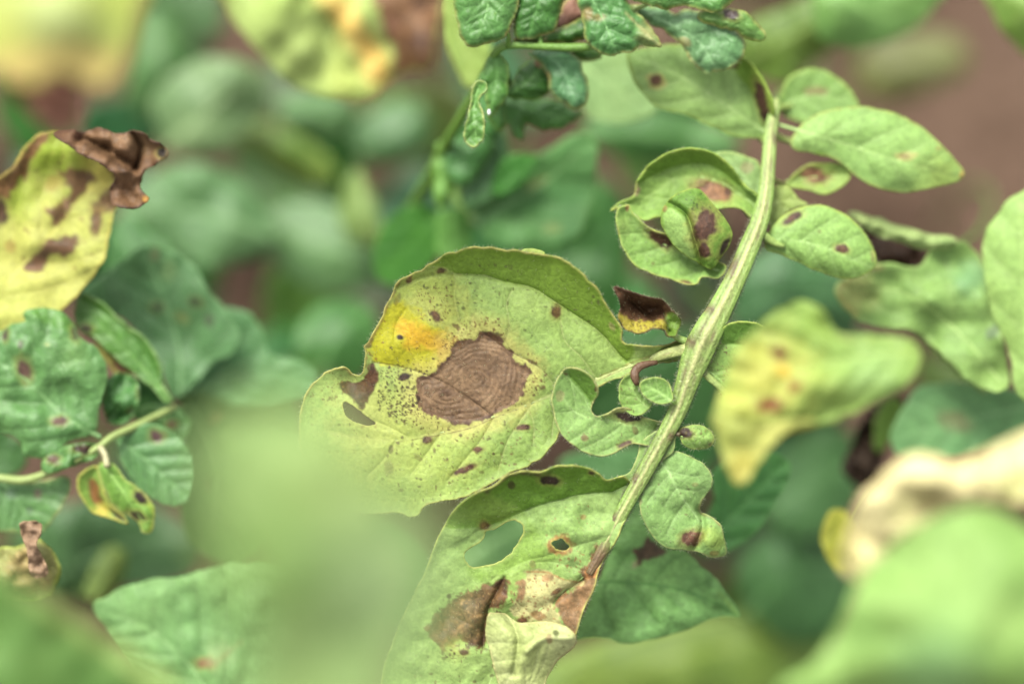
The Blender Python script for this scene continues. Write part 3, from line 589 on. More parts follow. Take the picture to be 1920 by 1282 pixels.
# terminal leaflet
term = build_patch(c4, [(1205,200),(1170,172),(1100,190),(1060,160),(1000,130),(900,125),(850,135),(800,155),(720,150),(650,170),(600,210),(520,245),(450,290),(400,340),(370,390),(330,470),(280,600),(210,740),(140,900),(90,1060),(90,1200),
    (300,1260),(800,1260),(815,1110),(880,1000),(950,920),(972,850),(1000,760),(1042,680),(1080,560),(1150,450),(1180,380),(1232,280),(1245,230)], -.4,
    slope=(.2, -.7), base=(166, 200, 122), base2=(148, 188, 106), step=2, seed=81, rim=(190, 200, 112), rimw=2.4, mottle=.14, mid=[(1170,330),(1100,470),(1020,600),(900,690),(770,800),(640,960),(560,1130)], vn=5, vein_str=.22, pil=.3,
    veins=[[(1170,242),(1000,255),(850,290),(730,330),(600,400),(500,470)], [(1120,440),(980,480),(830,530),(720,560),(580,640)], [(850,290),(780,250),(700,180)], [(720,330),(690,290),(640,230)], [(1000,600),(860,560),(770,560)], [(770,800),(640,700),(560,660)], [(640,960),(500,850),(400,800)]],
    holes=[[(700,380),(722,412),(700,470),(650,530),(580,568),(500,580),(462,545),(462,512),(540,462),(556,424),(600,410),(660,374)], [(852,480),(865,462),(895,455),(920,472),(930,492),(905,508),(872,502)]],
    feats=[('fold', [(1200,235),(1100,245),(1000,255),(850,290),(730,330),(620,370),(500,430)], 3.0, 46, -1), ('edge', .4, 8), ('g', 1250, 230, 50, -3.0), ('n', 40, .8), ('g', 900, 420, 50, .8), 
           ('groove', [(990,640),(900,700),(860,740)], 6, -1.2), ('groove', [(640,630),(560,790),(540,940)], 6, -1.0), ('g', 760, 690, 34, 1.6)],
    paint=[('g', 700, 600, 110, (168, 200, 104), .6), ('g', 500, 900, 150, (176, 206, 122), .5),
           ('p', [(1205,190),(1170,235),(1000,252),(850,285),(730,325),(640,372),(520,400),(380,400),(400,320),(600,180),(850,110),(1100,140)], (112, 158, 52), 3, 2, .95, 0),
           ('p', [(540,250),(640,280),(720,330),(620,380),(420,380),(380,400),(420,310)], (138, 172, 78), 12, 6, .7, 0),
           ('p', [(700,330),(730,345),(745,420),(700,500),(640,560),(560,600),(470,590),(520,640),(640,600),(760,560),(900,540),(880,520),(830,520),(800,440)], (140, 180, 78), 9, 6, .7, 0),
           ('s', 838, 192, 17, 8, 8, (60, 44, 36)), ('s', 668, 212, 7, 7, 0, (76, 78, 36), .9), ('s', 1030, 155, 6, 4, 0, (70, 52, 40)), ('l', [(560,240),(600,205),(650,172),(720,158),(800,165),(850,150)], 5, (74, 52, 48), .9), ('l', [(500,250),(600,205),(650,168),(720,148),(800,152)], 2.4, (168, 138, 124), .8),
           ('s', 545, 395, 9, 8, 0, (130, 110, 70)), ('s', 990, 358, 6, 5, 0, (160, 130, 90), .7), ('k', 950, 400, 60, 50, 30, .8, 2.4, (150, 130, 90)),
           ('s', 886, 482, 24, 18, 0, (176, 126, 84), .9), 
           ('p', [(1050,480),(1085,500),(1080,560),(1060,620),(1050,700),(1010,760),(985,850),(960,900),(905,830),(870,760),(880,720),(950,680),(985,640),(970,600),(1010,570),(1030,530)], (148, 112, 92), 3, 5, .95),
           ('p', [(1055,490),(1088,505),(1060,560),(1020,590),(1035,540)], (96, 62, 50), 3, 3, .9), ('p', [(1010,590),(1060,570),(1050,620),(1000,630)], (176, 122, 84), 3, 3, .8),
           ('p', [(735,605),(830,602),(900,635),(1000,648),(900,700),(855,745),(880,800),(890,850),(800,830),(720,810),(672,785),(690,720),(720,660)], (214, 212, 152), 3, 5, .95, 0),
           ('p', [(645,632),(652,690),(620,760),(570,795),(552,930),(430,920),(370,950),(285,860),(380,750),(500,680),(560,658)], (112, 82, 62), 4, 7, .98), ('k', 860, 1130, 1, 1, 1, .8, 2, (90, 66, 50)), ('k', 480, 830, 70, 60, 160, 1, 5, (84, 58, 44)), ('k', 520, 790, 50, 50, 110, 1, 4, (160, 130, 100)), 
           ('l', [(400,850),(430,790),(500,740),(560,720)], 3, (82, 58, 48), .7), ('l', [(420,880),(460,830),(520,800),(550,800)], 3, (156, 124, 96), .6), ('l', [(600,660),(640,640),(640,700)], 4, (74, 50, 50), .8), ('l', [(480,930),(530,925),(555,880)], 4, (70, 48, 46), .8), ('l', [(350,900),(430,840),(520,770)], 3, (90, 66, 54), .6),
           ('p', [(700,640),(735,650),(725,720),(690,720)], (150, 112, 92), 3, 5, .9), ('s', 830, 630, 12, 8, 0, (168, 130, 100), .8), ('s', 720, 820, 10, 6, 0, (120, 86, 70)), ('s', 790, 800, 16, 8, 20, (150, 118, 84), .9), ('s', 870, 690, 12, 4, -30, (130, 96, 80), .9),
           ('l', [(740,602),(830,605),(900,635),(980,650)], 1.8, (172, 126, 84), .8), ('l', [(990,650),(905,712),(860,712)], 2, (122, 88, 74), .9), ('k', 800, 720, 60, 50, 110, .8, 3, (160, 120, 90)), ('g', 410, 950, 30, (190, 205, 110), .6), ('k', 440, 960, 40, 14, 40, .8, 3, (100, 80, 60)),
           ('s', 455, 965, 8, 5, 0, (100, 76, 60)), ('k', 400, 1020, 90, 40, 30, 1, 4, (126, 126, 90)), ('k', 960, 560, 40, 20, 40, .8, 2.6, (160, 110, 80)), ('s', 765, 570, 5, 8, 0, (140, 130, 90), .6), ('s', 1235, 205, 5, 10, 20, (130, 104, 80), .7)])
flap = build_patch(c4, [(566,792),(600,786),(645,792),(700,830),(800,828),(900,842),(950,882),(955,935),(880,1000),(830,1080),(790,1180),(650,1180),(598,1060),(572,960),(556,880)], 5.0,
    slope=(.5, -1.0), base=(216, 226, 170), base2=(188, 206, 130), step=2.2, seed=85, rim=(214, 212, 150), rimw=3, mid=[(900,870),(780,930),(700,1010),(640,1120)], vn=4, vein_str=.2, pil=.4, feats=[('edge', -1.8, 16), ('n', 60, 2.2), ('groove', [(640,790),(700,900),(680,1060)], 8, -1.2), ('groove', [(940,900),(820,900),(740,960)], 6, 1.2)],
    paint=[('l', [(700,830),(800,828),(900,842)], 2.5, (170, 130, 90), .7), ('s', 870, 880, 5, 6, 0, (100, 110, 70), .9), ('s', 840, 905, 7, 10, -20, (150, 120, 100), .7), ('k', 800, 900, 70, 60, 50, .8, 2.6, (140, 140, 90)), ('g', 720, 980, 60, (186, 206, 128), .6)])
leaflet(A, [term, flap], label='lowest leaflet with two holes, dead brown patches and a folded pale flap', hair=1000, hairedge=500, ribw=2.4)

# round leaflets left of the rachis
l9a = build_patch(c0, [(1156,395),(1166,386),(1180,384),(1190,402),(1215,425),(1255,440),(1300,462),(1340,486),(1362,500),(1348,522),(1318,520),(1307,532),(1287,534),(1256,524),(1217,512),(1190,497),(1166,462),(1156,423)], -7,
    base=(152, 194, 108), base2=(138, 184, 94), step=2.2, seed=91, rim=(184, 200, 108), rimw=2.4, mid=[(1350,508),(1310,494),(1260,466),(1215,440),(1185,410)], vn=4, feats=[('edge', 1.4, 14)],
    paint=[('s', 1238, 445, 27, 12, 36, (92, 66, 56)), ('l', [(1205,507),(1220,514),(1245,522)], 3, (104, 76, 60), .8), ('s', 1284, 531, 13, 5, 8, (98, 68, 56)), ('s', 1176, 388, 4, 8, 0, (150, 112, 84), .9), ('g', 1165, 420, 26, (168, 200, 112), .5), ('s', 1224, 494, 4, 3, 0, (110, 105, 66), .7)])
l9b = build_patch(c0, [(1243,393),(1254,374),(1275,360),(1303,354),(1320,364),(1343,391),(1366,419),(1372,442),(1366,463),(1352,483),(1334,504),(1311,494),(1283,478),(1257,452),(1241,420)], -1.5,
    base=(132, 172, 78), base2=(108, 152, 58), step=2.2, seed=92, rim=(150, 176, 80), rimw=2.6, feats=[('edge', -2.2, 18), ('groove', [(1252,380),(1285,400),(1300,440),(1318,498)], 6, -1.4)],
    paint=[('p', [(1246,395),(1262,392),(1282,408),(1296,432),(1298,462),(1300,486),(1270,466),(1246,430)], (160, 200, 116), 4, 3, .9, 0), ('p', [(1258,374),(1290,356),(1318,364),(1330,390),(1300,400),(1280,400),(1262,386)], (96, 138, 54), 5, 5, .7, 0),
           ('g', 1318, 425, 44, (170, 184, 92), .6), ('s', 1321, 422, 22, 34, 14, (88, 62, 56)), ('s', 1321, 469, 10, 12, 0, (96, 68, 60)), ('s', 1361, 462, 9, 20, 30, (54, 40, 36)), ('l', [(1320,362),(1334,380),(1350,404)], 2.5, (84, 60, 50), .8), ('s', 1246, 392, 5, 5, 0, (150, 120, 84), .8), ('k', 1300, 380, 40, 20, 40, .8, 2.4, (70, 84, 44))])
leaflet(A, [l9a, l9b], label='round leaflet with its tip curled over a dark brown spot', hair=250, hairedge=260)
l10 = build_patch(c3, [(115,858),(160,815),(222,785),(240,720),(290,650),(370,592),(460,563),(540,560),(620,585),(700,650),(752,725),(820,780),(850,850),(800,900),(740,850),(640,850),(560,900),(450,900),(350,892),(270,905),(210,870),(160,850)], -11,
    slope=(0, .6), base=(152, 192, 102), base2=(136, 178, 88), step=2.6, seed=101, rim=(164, 190, 88), rimw=3, mid=[(820,840),(640,720),(450,700),(280,800),(140,850)], vn=4, feats=[('edge', 2.0, 20), ('fold', [(290,700),(450,640),(600,640),(740,740)], 2.2, 30, 1)],
    paint=[('p', [(240,720),(290,640),(460,550),(620,570),(760,730),(700,730),(600,650),(450,640),(320,700)], (128, 172, 66), 5, 3, .8, 0), ('s', 612, 765, 34, 17, 22, (160, 120, 100)), ('s', 560, 745, 14, 9, 0, (110, 76, 66), .8), ('s', 680, 770, 6, 14, 0, (110, 76, 66), .8), ('l', [(400,870),(450,800),(510,745),(560,730)], 4, (198, 198, 128), .7), ('s', 232, 755, 8, 12, 0, (180, 150, 130), .8), ('s', 140, 858, 9, 6, 0, (150, 116, 84), .7)])
leaflet(A, l10, hairedge=150)
l10b = build_patch(c3, [(600,590),(680,575),(770,600),(835,640),(850,760),(850,860),(790,900),(740,850),(690,760),(700,680)], -13, base=(158, 196, 124), base2=(148, 188, 112), step=3, seed=102, rim=(176, 200, 120), mid=[(830,820),(760,700),(680,610)], vn=3, paint=[('s', 770, 650, 14, 10, 0, (176, 166, 130), .6)])
leaflet(A, l10b)
l11 = build_patch(c3, [(860,1010),(890,940),(950,880),(1030,842),(1110,830),(1190,850),(1260,890),(1330,960),(1380,1050),(1392,1110),(1350,1160),(1260,1185),(1180,1175),(1090,1140),(1000,1100),(920,1065),(870,1050)], -8,
    slope=(-.6, .6), base=(156, 198, 116), base2=(142, 186, 98), step=2.4, seed=111, rim=(172, 196, 92), rimw=3, mid=[(850,1000),(980,1000),(1120,1030),(1250,1080),(1370,1130)], vn=4, vein_str=.3, feats=[('edge', -1.6, 16)],
    paint=[('s', 985, 895, 19, 8, -32, (80, 56, 46)), ('s', 1228, 1043, 12, 7, 12, (112, 84, 74)), ('s', 1375, 1075, 5, 12, 0, (150, 140, 100), .6), ('s', 1120, 960, 4, 3, 0, (120, 120, 76), .6)])
leaflet(A, l11, hairedge=150)
stem(A, [(1430, 440, -7, 9), (1450, 455, -7.4, 7), (1470, 462, -7.6, 4)], (160, 192, 104), name='petiole')
l12 = build_patch(c3, [(190,110),(250,80),(400,62),(560,60),(700,100),(770,130),(832,200),(885,300),(905,380),(885,450),(862,512),(800,512),(700,500),(600,460),(480,402),(360,372),(270,300),(220,220)], -16,
    slope=(-.5, .6), base=(158, 196, 118), base2=(144, 186, 104), step=3.2, seed=121, rim=(150, 180, 80), rimw=4, mid=[(880,500),(740,400),(560,280),(380,180),(220,120)], vn=5, vein_str=.3, feats=[('edge', -1.4, 26), ('fold', [(690,150),(790,300),(850,470)], 4, 26, 1)],
    paint=[('p', [(700,120),(770,130),(840,200),(900,320),(890,440),(840,400),(790,290),(720,190)], (118, 158, 52), 5, 3, .9, 0), ('s', 845, 325, 11, 40, -12, (78, 52, 46)), ('s', 335, 238, 18, 13, 10, (196, 186, 120), .7), ('s', 335, 235, 10, 9, 0, (112, 80, 64)), ('s', 712, 158, 10, 8, 0, (92, 70, 50), .9), ('l', [(190,120),(225,220),(280,310)], 5, (130, 160, 80), .7)])
leaflet(A, l12)
l13 = build_patch(c3, [(1000,565),(985,515),(1050,430),(1150,382),(1290,360),(1400,370),(1500,400),(1600,450),(1680,520),(1760,600),(1815,672),(1790,712),(1700,742),(1600,765),(1500,770),(1400,750),(1300,700),(1230,640),(1160,600),(1080,582)], -14,
    slope=(-.4, .5), base=(156, 196, 114), base2=(144, 188, 106), step=3, seed=131, rim=(160, 176, 92), rimw=4, mid=[(900,440),(1040,480),(1250,540),(1500,620),(1790,690)], vn=5, vein_str=.35, feats=[('edge', -1.8, 26), ('n', 90, 1.2)],
    paint=[('s', 1530, 597, 22, 8, 0, (190, 184, 120), .7), ('s', 1525, 597, 10, 5, 0, (130, 116, 84), .8), ('s', 1808, 690, 8, 10, 0, (176, 120, 80), .9), ('p', [(1100,570),(1160,590),(1230,640),(1180,640),(1100,620)], (120, 164, 60), 4, 3, .8, 0), ('g', 1700, 700, 60, (170, 196, 100), .6), ('s', 1690, 560, 6, 4, 0, (150, 130, 90), .7)])
leaflet(A, l13)
l14 = build_patch(c3, [(955,735),(1000,680),(1060,640),(1150,628),(1240,640),(1268,690),(1232,742),(1150,782),(1060,762),(1000,750)], -17, base=(158, 192, 104), base2=(146, 182, 92), step=3, seed=141, rim=(170, 192, 96), rimw=4,
    mid=[(960,720),(1080,700),(1250,690)], vn=3, feats=[('edge', 1.2, 16)], paint=[('s', 1090, 686, 26, 14, 8, (150, 112, 96)), ('s', 1125, 705, 9, 6, 0, (112, 78, 66), .9)])
leaflet(A, l14)
l15 = build_patch(c3, [(930,380),(950,250),(1020,190),(1120,178),(1220,230),(1290,310),(1300,380),(1200,420),(1050,440)], -24, base=(150, 192, 112), base2=(136, 180, 96), step=4, seed=151, rim=(160, 190, 96), rimw=5,
    mid=[(920,360),(1080,310),(1270,330)], vn=4, paint=[('s', 1105, 285, 22, 8, 0, (168, 150, 116), .7)])
leaflet(A, l15)
for q in ([(1452,205,-21,8),(1480,200,-24,6),(1510,196,-28,4)], [(1446,250,-18,8),(1470,262,-19,6),(1500,268,-19,4)], [(1440,330,-14,7),(1456,342,-18,5),(1480,346,-21,3)], [(1436,262,-17,8),(1428,262,-20,6)], [(1425,380,-11,8),(1410,380,-12,7)]):
    stem(A, q, (164, 192, 104), name='petiole')
l16 = build_patch(c3, [(880,760),(960,740),(1020,800),(1060,830),(960,870),(900,960),(870,900)], -13, base=(170, 196, 112), base2=(158, 188, 100), step=3, seed=161, rim=(176, 196, 110), mid=[(870,840),(950,810),(1020,815)], vn=2)
leaflet(A, l16)
# hairs along the rachis
a = smooth_open([(x, y, RH(y) + .6, w_) for x, y, w_ in rp[5:]], 4); rs = np.random.RandomState(9); k = rs.randint(0, len(a) - 1, 2200); sgn = rs.choice([-1, 1], 2200)
tn = np.gradient(a[:, :2], axis=0); tn /= np.hypot(tn[:, 0], tn[:, 1])[:, None]
px = a[k, 0] - tn[k, 1] * a[k, 3] * sgn * .88; py = a[k, 1] + tn[k, 0] * a[k, 3] * sgn * .88
P0 = unproj(px, py, a[k, 2]); P1 = unproj(px - tn[k, 1] * sgn * 10, py + tn[k, 0] * sgn * 10, a[k, 2])
spikes('stem_hair', P0, (P1 - P0) / .0009 + rs.randn(2200, 3) * .5, .0003 + .0006 * rs.rand(2200), .000028, A, (225, 235, 200))

# ================================================================ crinkled young shoot at the top
B = thing('potato_shoot', 'crinkled dark green young shoot hanging over the pale oval leaflet at the top edge', 'shoot', c5(1110, 210) + (-8,))
def crk(o_, h, base, base2=None, seed=1, mid=None, am=1.6, **kw):
    kw.setdefault('rim', (176, 178, 104)); kw.setdefault('rimw', 4); kw.setdefault('step', 2.6)
    ft = list(kw.pop('feats', [])); return build_patch(c5, o_, h, base=base, base2=base2, seed=seed, mid=mid, vn=4, wob=3.0, pil=.35, feats=[('n', 26, am * .22), ('edge', -1.2, 10)] + ft, **kw)
leaflet(B, crk([(462,-60),(466,0),(470,60),(480,130),(500,180),(540,207),(600,202),(660,182),(710,130),(732,70),(745,0),(740,-60)], -5, (104, 158, 84), (84, 142, 66), 201, [(600,-60),(610,40),(560,180)], paint=[('s', 700, 150, 4, 8, 30, (170, 140, 100), .8)]), mat=M_GLOSS, hairedge=120)
leaflet(B, crk([(728,60),(730,130),(750,172),(800,182),(850,160),(915,145),(942,60),(930,-30),(760,-30)], -7, (72, 130, 52), (58, 112, 38), 202, [(850,-20),(820,80),(790,170)], rim=(150, 150, 90)), mat=M_GLOSS)
leaflet(B, crk([(915,125),(930,60),(960,10),(1005,-20),(1045,60),(1035,88),(960,130)], -10, (172, 134, 118), (150, 108, 92), 203, None, am=1), label='pinkish brown withered leaflet')
leaflet(B, crk([(728,185),(800,165),(850,168),(900,135),(980,112),(1040,82),(1085,110),(1065,170),(1000,195),(900,198)], -9, (64, 118, 32), (48, 96, 24), 204, [(740,185),(880,165),(1040,130)], paint=[('edge', 5, (168, 120, 84), .5)]), mat=M_GLOSS)
leaflet(B, crk([(1040,115),(1030,60),(1005,-10),(1080,-40),(1200,-40),(1270,40),(1330,110),(1392,190),(1378,216),(1300,202),(1255,232),(1180,252),(1110,232),(1062,182)], -6, (104, 160, 92), (80, 140, 70), 205, [(1060,-30),(1130,90),(1190,240)], am=3.2,
    paint=[('s', 1060, 60, 10, 14, 0, (168, 118, 92), .6, .5), ('s', 1110, 80, 14, 8, 0, (156, 118, 84), .5, .5), ('g', 1330, 150, 30, (176, 180, 120), .7), ('l', [(1230,60),(1290,120),(1380,205)], 3, (186, 186, 130), .7)]), mat=M_GLOSS, hairedge=100)
leaflet(B, crk([(1240,20),(1330,30),(1400,20),(1450,60),(1500,45),(1600,70),(1700,112),(1772,182),(1762,250),(1700,302),(1620,326),(1550,302),(1500,242),(1462,182),(1400,130),(1330,100)], -9, (128, 176, 122), (108, 162, 104), 206, [(1280,40),(1430,110),(1560,190),(1640,310)], am=3.0,
    paint=[('l', [(1460,180),(1500,240),(1550,300)], 5, (190, 180, 120), .7), ('s', 1500, 185, 12, 8, 30, (176, 160, 110), .6), ('l', [(1700,112),(1760,165),(1772,182)], 3, (190, 186, 120), .7)]), mat=M_GLOSS, hairedge=100)
leaflet(B, crk([(1560,80),(1600,50),(1660,30),(1740,48),(1800,80),(1852,145),(1842,182),(1780,176),(1720,140),(1640,120)], -7, (118, 166, 84), (98, 150, 66), 207, [(1590,80),(1720,110),(1830,165)], paint=[('s', 1700, 60, 16, 10, 25, (62, 40, 44))]), mat=M_GLOSS)
leaflet(B, crk([(1190,-40),(1260,10),(1330,20),(1400,45),(1500,30),(1600,52),(1690,30),(1700,-40)], -5, (108, 162, 84), (84, 142, 62), 208, [(1200,-30),(1400,10),(1660,0)], am=2.4, paint=[('edge', 5, (186, 190, 116), .6)]), mat=M_GLOSS)
leaflet(B, crk([(790,235),(850,212),(950,220),(1020,258),(1050,330),(1062,420),(1042,472),(990,492),(930,452),(892,400),(882,330),(842,272)], -12, (100, 154, 104), (80, 138, 84), 209, [(820,225),(930,290),(1010,460)], am=2.2, paint=[('s', 880, 350, 8, 10, 0, (150, 104, 80), .8)]), mat=M_GLOSS)
leaflet(B, crk([(700,425),(720,370),(760,312),(830,268),(882,330),(893,400),(832,442),(760,442)], -14, (66, 122, 38), (48, 100, 26), 210, [(720,420),(800,360),(860,300)], rim=(110, 150, 60), paint=[('s', 845, 285, 9, 10, 0, (150, 100, 66), .9)]), mat=M_GLOSS)
leaflet(B, crk([(680,445),(850,452),(930,455),(1000,500),(1030,505),(980,560),(880,592),(790,562),(772,625),(742,622),(692,540)], -20, (92, 150, 74), (76, 134, 56), 211, [(690,450),(830,500),(980,540)], rim=(110, 160, 84)), mat=M_GLOSS)
leaflet(B, crk([(635,232),(690,268),(702,340),(692,430),(650,500),(612,532),(600,470),(602,400),(562,362),(592,300)], -10, (96, 154, 72), (80, 138, 54), 212, [(645,240),(650,360),(620,510)], rim=(140, 176, 90)), mat=M_GLOSS)
leaflet(B, crk([(543,402),(570,368),(602,374),(608,412),(574,452),(590,520),(602,600),(562,656),(520,642),(505,590),(520,500)], -6, (102, 156, 72), (86, 144, 56), 213, [(575,385),(550,480),(560,640)], rim=(176, 194, 116), rimw=3, feats=[('edge', 1.6, 9)]), mat=M_GLOSS, hairedge=80)
leaflet(B, crk([(505,470),(560,420),(640,470),(660,560),(630,680),(590,760),(520,830),(440,800),(410,700),(450,600)], -34, (88, 146, 80), (66, 128, 52), 214, [(560,450),(540,600),(470,780)], rim=(110, 160, 84), step=4), mat=M_GLOSS)
leaflet(B, crk([(600,540),(660,560),(700,640),(700,760),(650,880),(560,960),(490,900),(520,760),(560,640)], -38, (100, 152, 96), (84, 138, 76), 215, [(620,560),(620,720),(560,930)], rim=(120, 166, 92), step=4), mat=M_GLOSS)
leaflet(B, crk([(395,640),(440,690),(450,800),(430,900),(395,960),(370,900),(360,780),(370,690)], -36, (112, 168, 70), (96, 152, 54), 216, [(395,660),(400,800),(395,930)], rim=(130, 176, 80), step=4), mat=M_GLOSS)
leaflet(B, crk([(640,330),(700,300),(720,380),(690,470),(700,560),(650,600),(620,520),(630,420)], -16, (78, 136, 52), (60, 118, 38), 217, [(670,320),(660,460),(660,580)], rim=(120, 160, 70), step=3.5), mat=M_GLOSS)
leaflet(B, crk([(930,200),(1010,190),(1110,210),(1120,250),(1060,280),(1000,260),(950,240)], -14, (84, 142, 48), (66, 120, 34), 218, [(940,215),(1030,225),(1110,235)], step=3.5), mat=M_GLOSS)
sc5 = dict(c=c5)
stem(B, [(1120, 205, -9, 7), (1010, 215, -9, 8), (870, 212, -9, 7), (740, 205, -9, 7), (660, 222, -10, 8), (600, 320, -14, 8), (530, 470, -22, 9), (440, 620, -32, 10), (370, 760, -42, 11), (300, 890, -52, 12), (230, 1010, -64, 12), (190, 1140, -80, 12)], (112, 158, 62), name='stem', **sc5)
stem(B, [(1120, 205, -9, 7), (1180, 150, -10, 6), (1250, 60, -9, 5), (1330, 20, -8, 4)], (150, 180, 96), name='petiole', **sc5)
stem(B, [(850, 212, -9, 5), (840, 150, -9, 4), (800, 90, -8, 3)], (110, 158, 62), name='petiole', **sc5)
stem(B, [(700, 210, -9, 5), (700, 150, -7, 4), (640, 60, -5, 3)], (110, 158, 62), name='petiole', **sc5)
to_ground(B, *c5(190, 1140), -80, 13)
# tiny white fly egg / droplet on the shoot, part of it
bm = bpy_bm.new(); bpy_bm.ops.create_icosphere(bm, subdivisions=2, radius=1); wv = np.array([q.co[:] for q in bm.verts]); wf = np.array([[q.index for q in f.verts] for f in bm.faces]); bm.free()
e = link_mesh('insect_egg', wv * np.array([.0003, .0006, .0003]) + unproj(*c5(616, 505), -7.5), wf, np.tile([.42, .43, .42], (len(wv), 1)), np.ones(len(wv)), M_HAIR, None)
e['label'] = 'tiny white insect egg stuck to the shoot beside its curled hanging leaflet'; e['category'] = 'insect egg'

HOFF = 0
def bleaf(parent, c, o_, h, base, base2=None, seed=1, mid=None, step=5, **kw):
    h += HOFF; base = (base[0], base[1], int(base[2] * .92))
    kw.setdefault('rim', tuple(min(255, v + 14) for v in base)); kw.setdefault('rimw', 4); kw.setdefault('wob', 2.0)
    return build_patch(c, o_, h, base=base, base2=base2, seed=seed, mid=mid, step=step, **kw)
# ================================================================ leaf behind the shoot
C = thing('potato_leaf', 'soft green potato leaf just above the brown ringed leaflet, below the young shoot', 'leaf', c5(560, 1000) + (-48,))
leaflet(C, bleaf(C, c5, [(640,745),(700,692),(800,700),(900,660),(1000,600),(1090,615),(1105,750),(1080,900),(1020,1050),(900,1110),(700,1110),(600,1060),(555,980),(620,890)], -42, (104, 158, 98), (78, 138, 74), 301,
    mid=[(560,1010),(700,920),(860,830),(1000,700),(1080,640)], vn=4, vein_str=.5, rim=(120, 168, 100), feats=[('n', 90, 1.8)], paint=[('s', 830, 830, 22, 9, -30, (160, 160, 100), .6, .5), ('s', 900, 1030, 16, 10, 0, (140, 160, 90), .6, .5)]), ribw=6)
leaflet(C, bleaf(C, c5, [(650,760),(700,700),(800,690),(830,720),(790,800),(720,860),(640,880)], -38, (70, 142, 54), (54, 122, 38), 302, mid=[(660,860),(740,780),(820,710)], vn=3))
leaflet(C, bleaf(C, c5, [(100,1150),(130,1040),(200,955),(300,920),(390,960),(400,1100),(350,1200),(210,1290),(120,1250)], -52, (64, 130, 34), (48, 112, 26), 303, mid=[(380,960),(280,1080),(150,1220)], vn=4))
leaflet(C, bleaf(C, c5, [(385,960),(450,935),(520,960),(545,1080),(480,1170),(390,1140)], -46, (104, 162, 78), (86, 148, 60), 304, mid=[(440,940),(460,1040),(450,1150)], vn=3))
stem(C, [(560,1010,-44,7),(520,960,-48,8),(480,900,-56,9),(420,850,-70,10)], (120, 160, 80), c=c5); to_ground(C, *c5(420, 850), -70, 12)
P = thing('potato_leaf', 'pale smooth leaf between the hanging shoot and the spotted oval leaflet', 'leaf', c5(1040, 300) + (-42,))
leaflet(P, bleaf(P, c5, [(1030,270),(1120,220),(1250,230),(1290,380),(1375,490),(1260,548),(1120,552),(1040,490)], -40, (158, 196, 138), (146, 188, 122), 306, mid=[(1050,300),(1180,400),(1340,500)], vn=4, vein_str=.2))
leaflet(P, bleaf(P, c5, [(390,20),(440,-20),(560,60),(620,200),(600,320),(540,400),(480,330),(420,180)], -38, (160, 190, 104), (146, 180, 88), 307, mid=[(420,20),(500,180),(540,380)], vn=4), label='narrow yellowish green leaflet')
to_ground(P, *c5(1040, 300), -44, 10)

# ================================================================ spotted yellow leaf at the left
HOFF = 7
Y = thing('potato_leaf', 'yellowing leaf with dark blotches and a crumpled dead brown tip at the left edge', 'leaf', c7(-60, 1350) + (-24,))
yl = bleaf(Y, c7, [(-80,800),(0,742),(60,682),(110,602),(190,548),(280,552),(340,640),(430,680),(520,730),(520,830),(480,900),(460,1000),(420,1120),(350,1200),(270,1290),(130,1370),(0,1395),(-80,1380)], -24, (196, 200, 116), (178, 190, 98), 401,
    mid=[(-60,1300),(80,1130),(200,1000),(330,840),(480,720)], vn=5, step=3.2, vein_col=(214, 214, 120), vein_str=.4, rim=(190, 180, 90), feats=[('n', 70, 2), ('edge', .8, 16)],
    paint=[('g', 220, 620, 90, (150, 180, 46), .8), ('g', 60, 830, 60, (150, 178, 50), .7), ('g', 430, 740, 60, (205, 190, 96), .7), ('g', 60, 1300, 90, (204, 214, 112), .6),
           ('p', [(-80,760),(60,670),(110,600),(190,540),(210,560),(150,640),(100,740),(20,850),(-80,900)], (112, 78, 54), 6, 8, .97),
           ('p', [(255,715),(390,720),(400,750),(330,830),(280,900),(230,940),(200,880),(260,850),(290,800)], (108, 76, 62), 5, 6, .95), ('s', 225, 770, 16, 20, 20, (168, 150, 80), .7),
           ('p', [(200,1010),(310,985),(330,1020),(290,1070),(220,1070),(170,1140),(100,1120),(140,1070)], (96, 66, 54), 5, 5, .97), ('s', 405, 935, 10, 26, 8, (104, 74, 58), .95), ('s', 440, 860, 26, 16, -20, (130, 100, 70), .8), ('s', 470, 830, 22, 20, 0, (116, 84, 66), .8),
           ('s', 5, 890, 12, 20, 0, (84, 60, 44)), ('s', 45, 1030, 9, 12, 0, (176, 160, 84), .9), ('p', [(280,540),(340,560),(480,690),(540,740),(520,800),(430,690),(330,640)], (112, 80, 64), 4, 5, .95), ('k', 300, 850, 140, 140, 80, 1.5, 5, (120, 96, 60))])
tip = bleaf(Y, c7, [(280,545),(350,545),(430,540),(500,556),(570,545),(640,580),(695,618),(688,660),(625,705),(590,770),(600,800),(625,835),(585,872),(520,875),(478,860),(460,800),(480,735),(430,690),(350,650),(270,600),(230,560)], -15, (136, 104, 82), (100, 74, 58), 402, step=2.6, wob=3.5, rim=(84, 62, 50),
    feats=[('n', 40, 2.6), ('n', 20, .8), ('groove', [(330,580),(450,620),(560,700)], 9, -3), ('groove', [(560,560),(590,620),(570,700)], 7, -3)], paint=[('s', 600, 600, 30, 20, 30, (160, 132, 112), .7, .6), ('s', 678, 640, 9, 9, 0, (36, 28, 24)), ('s', 610, 832, 7, 7, 0, (196, 150, 70), .9), ('l', [(360,610),(440,650),(520,720)], 6, (60, 44, 36), .7), ('s', 520, 580, 34, 12, 10, (140, 110, 92), .7)])
leaflet(Y, [yl, tip]); to_ground(Y, *c7(-60, 1300), -25, 12)

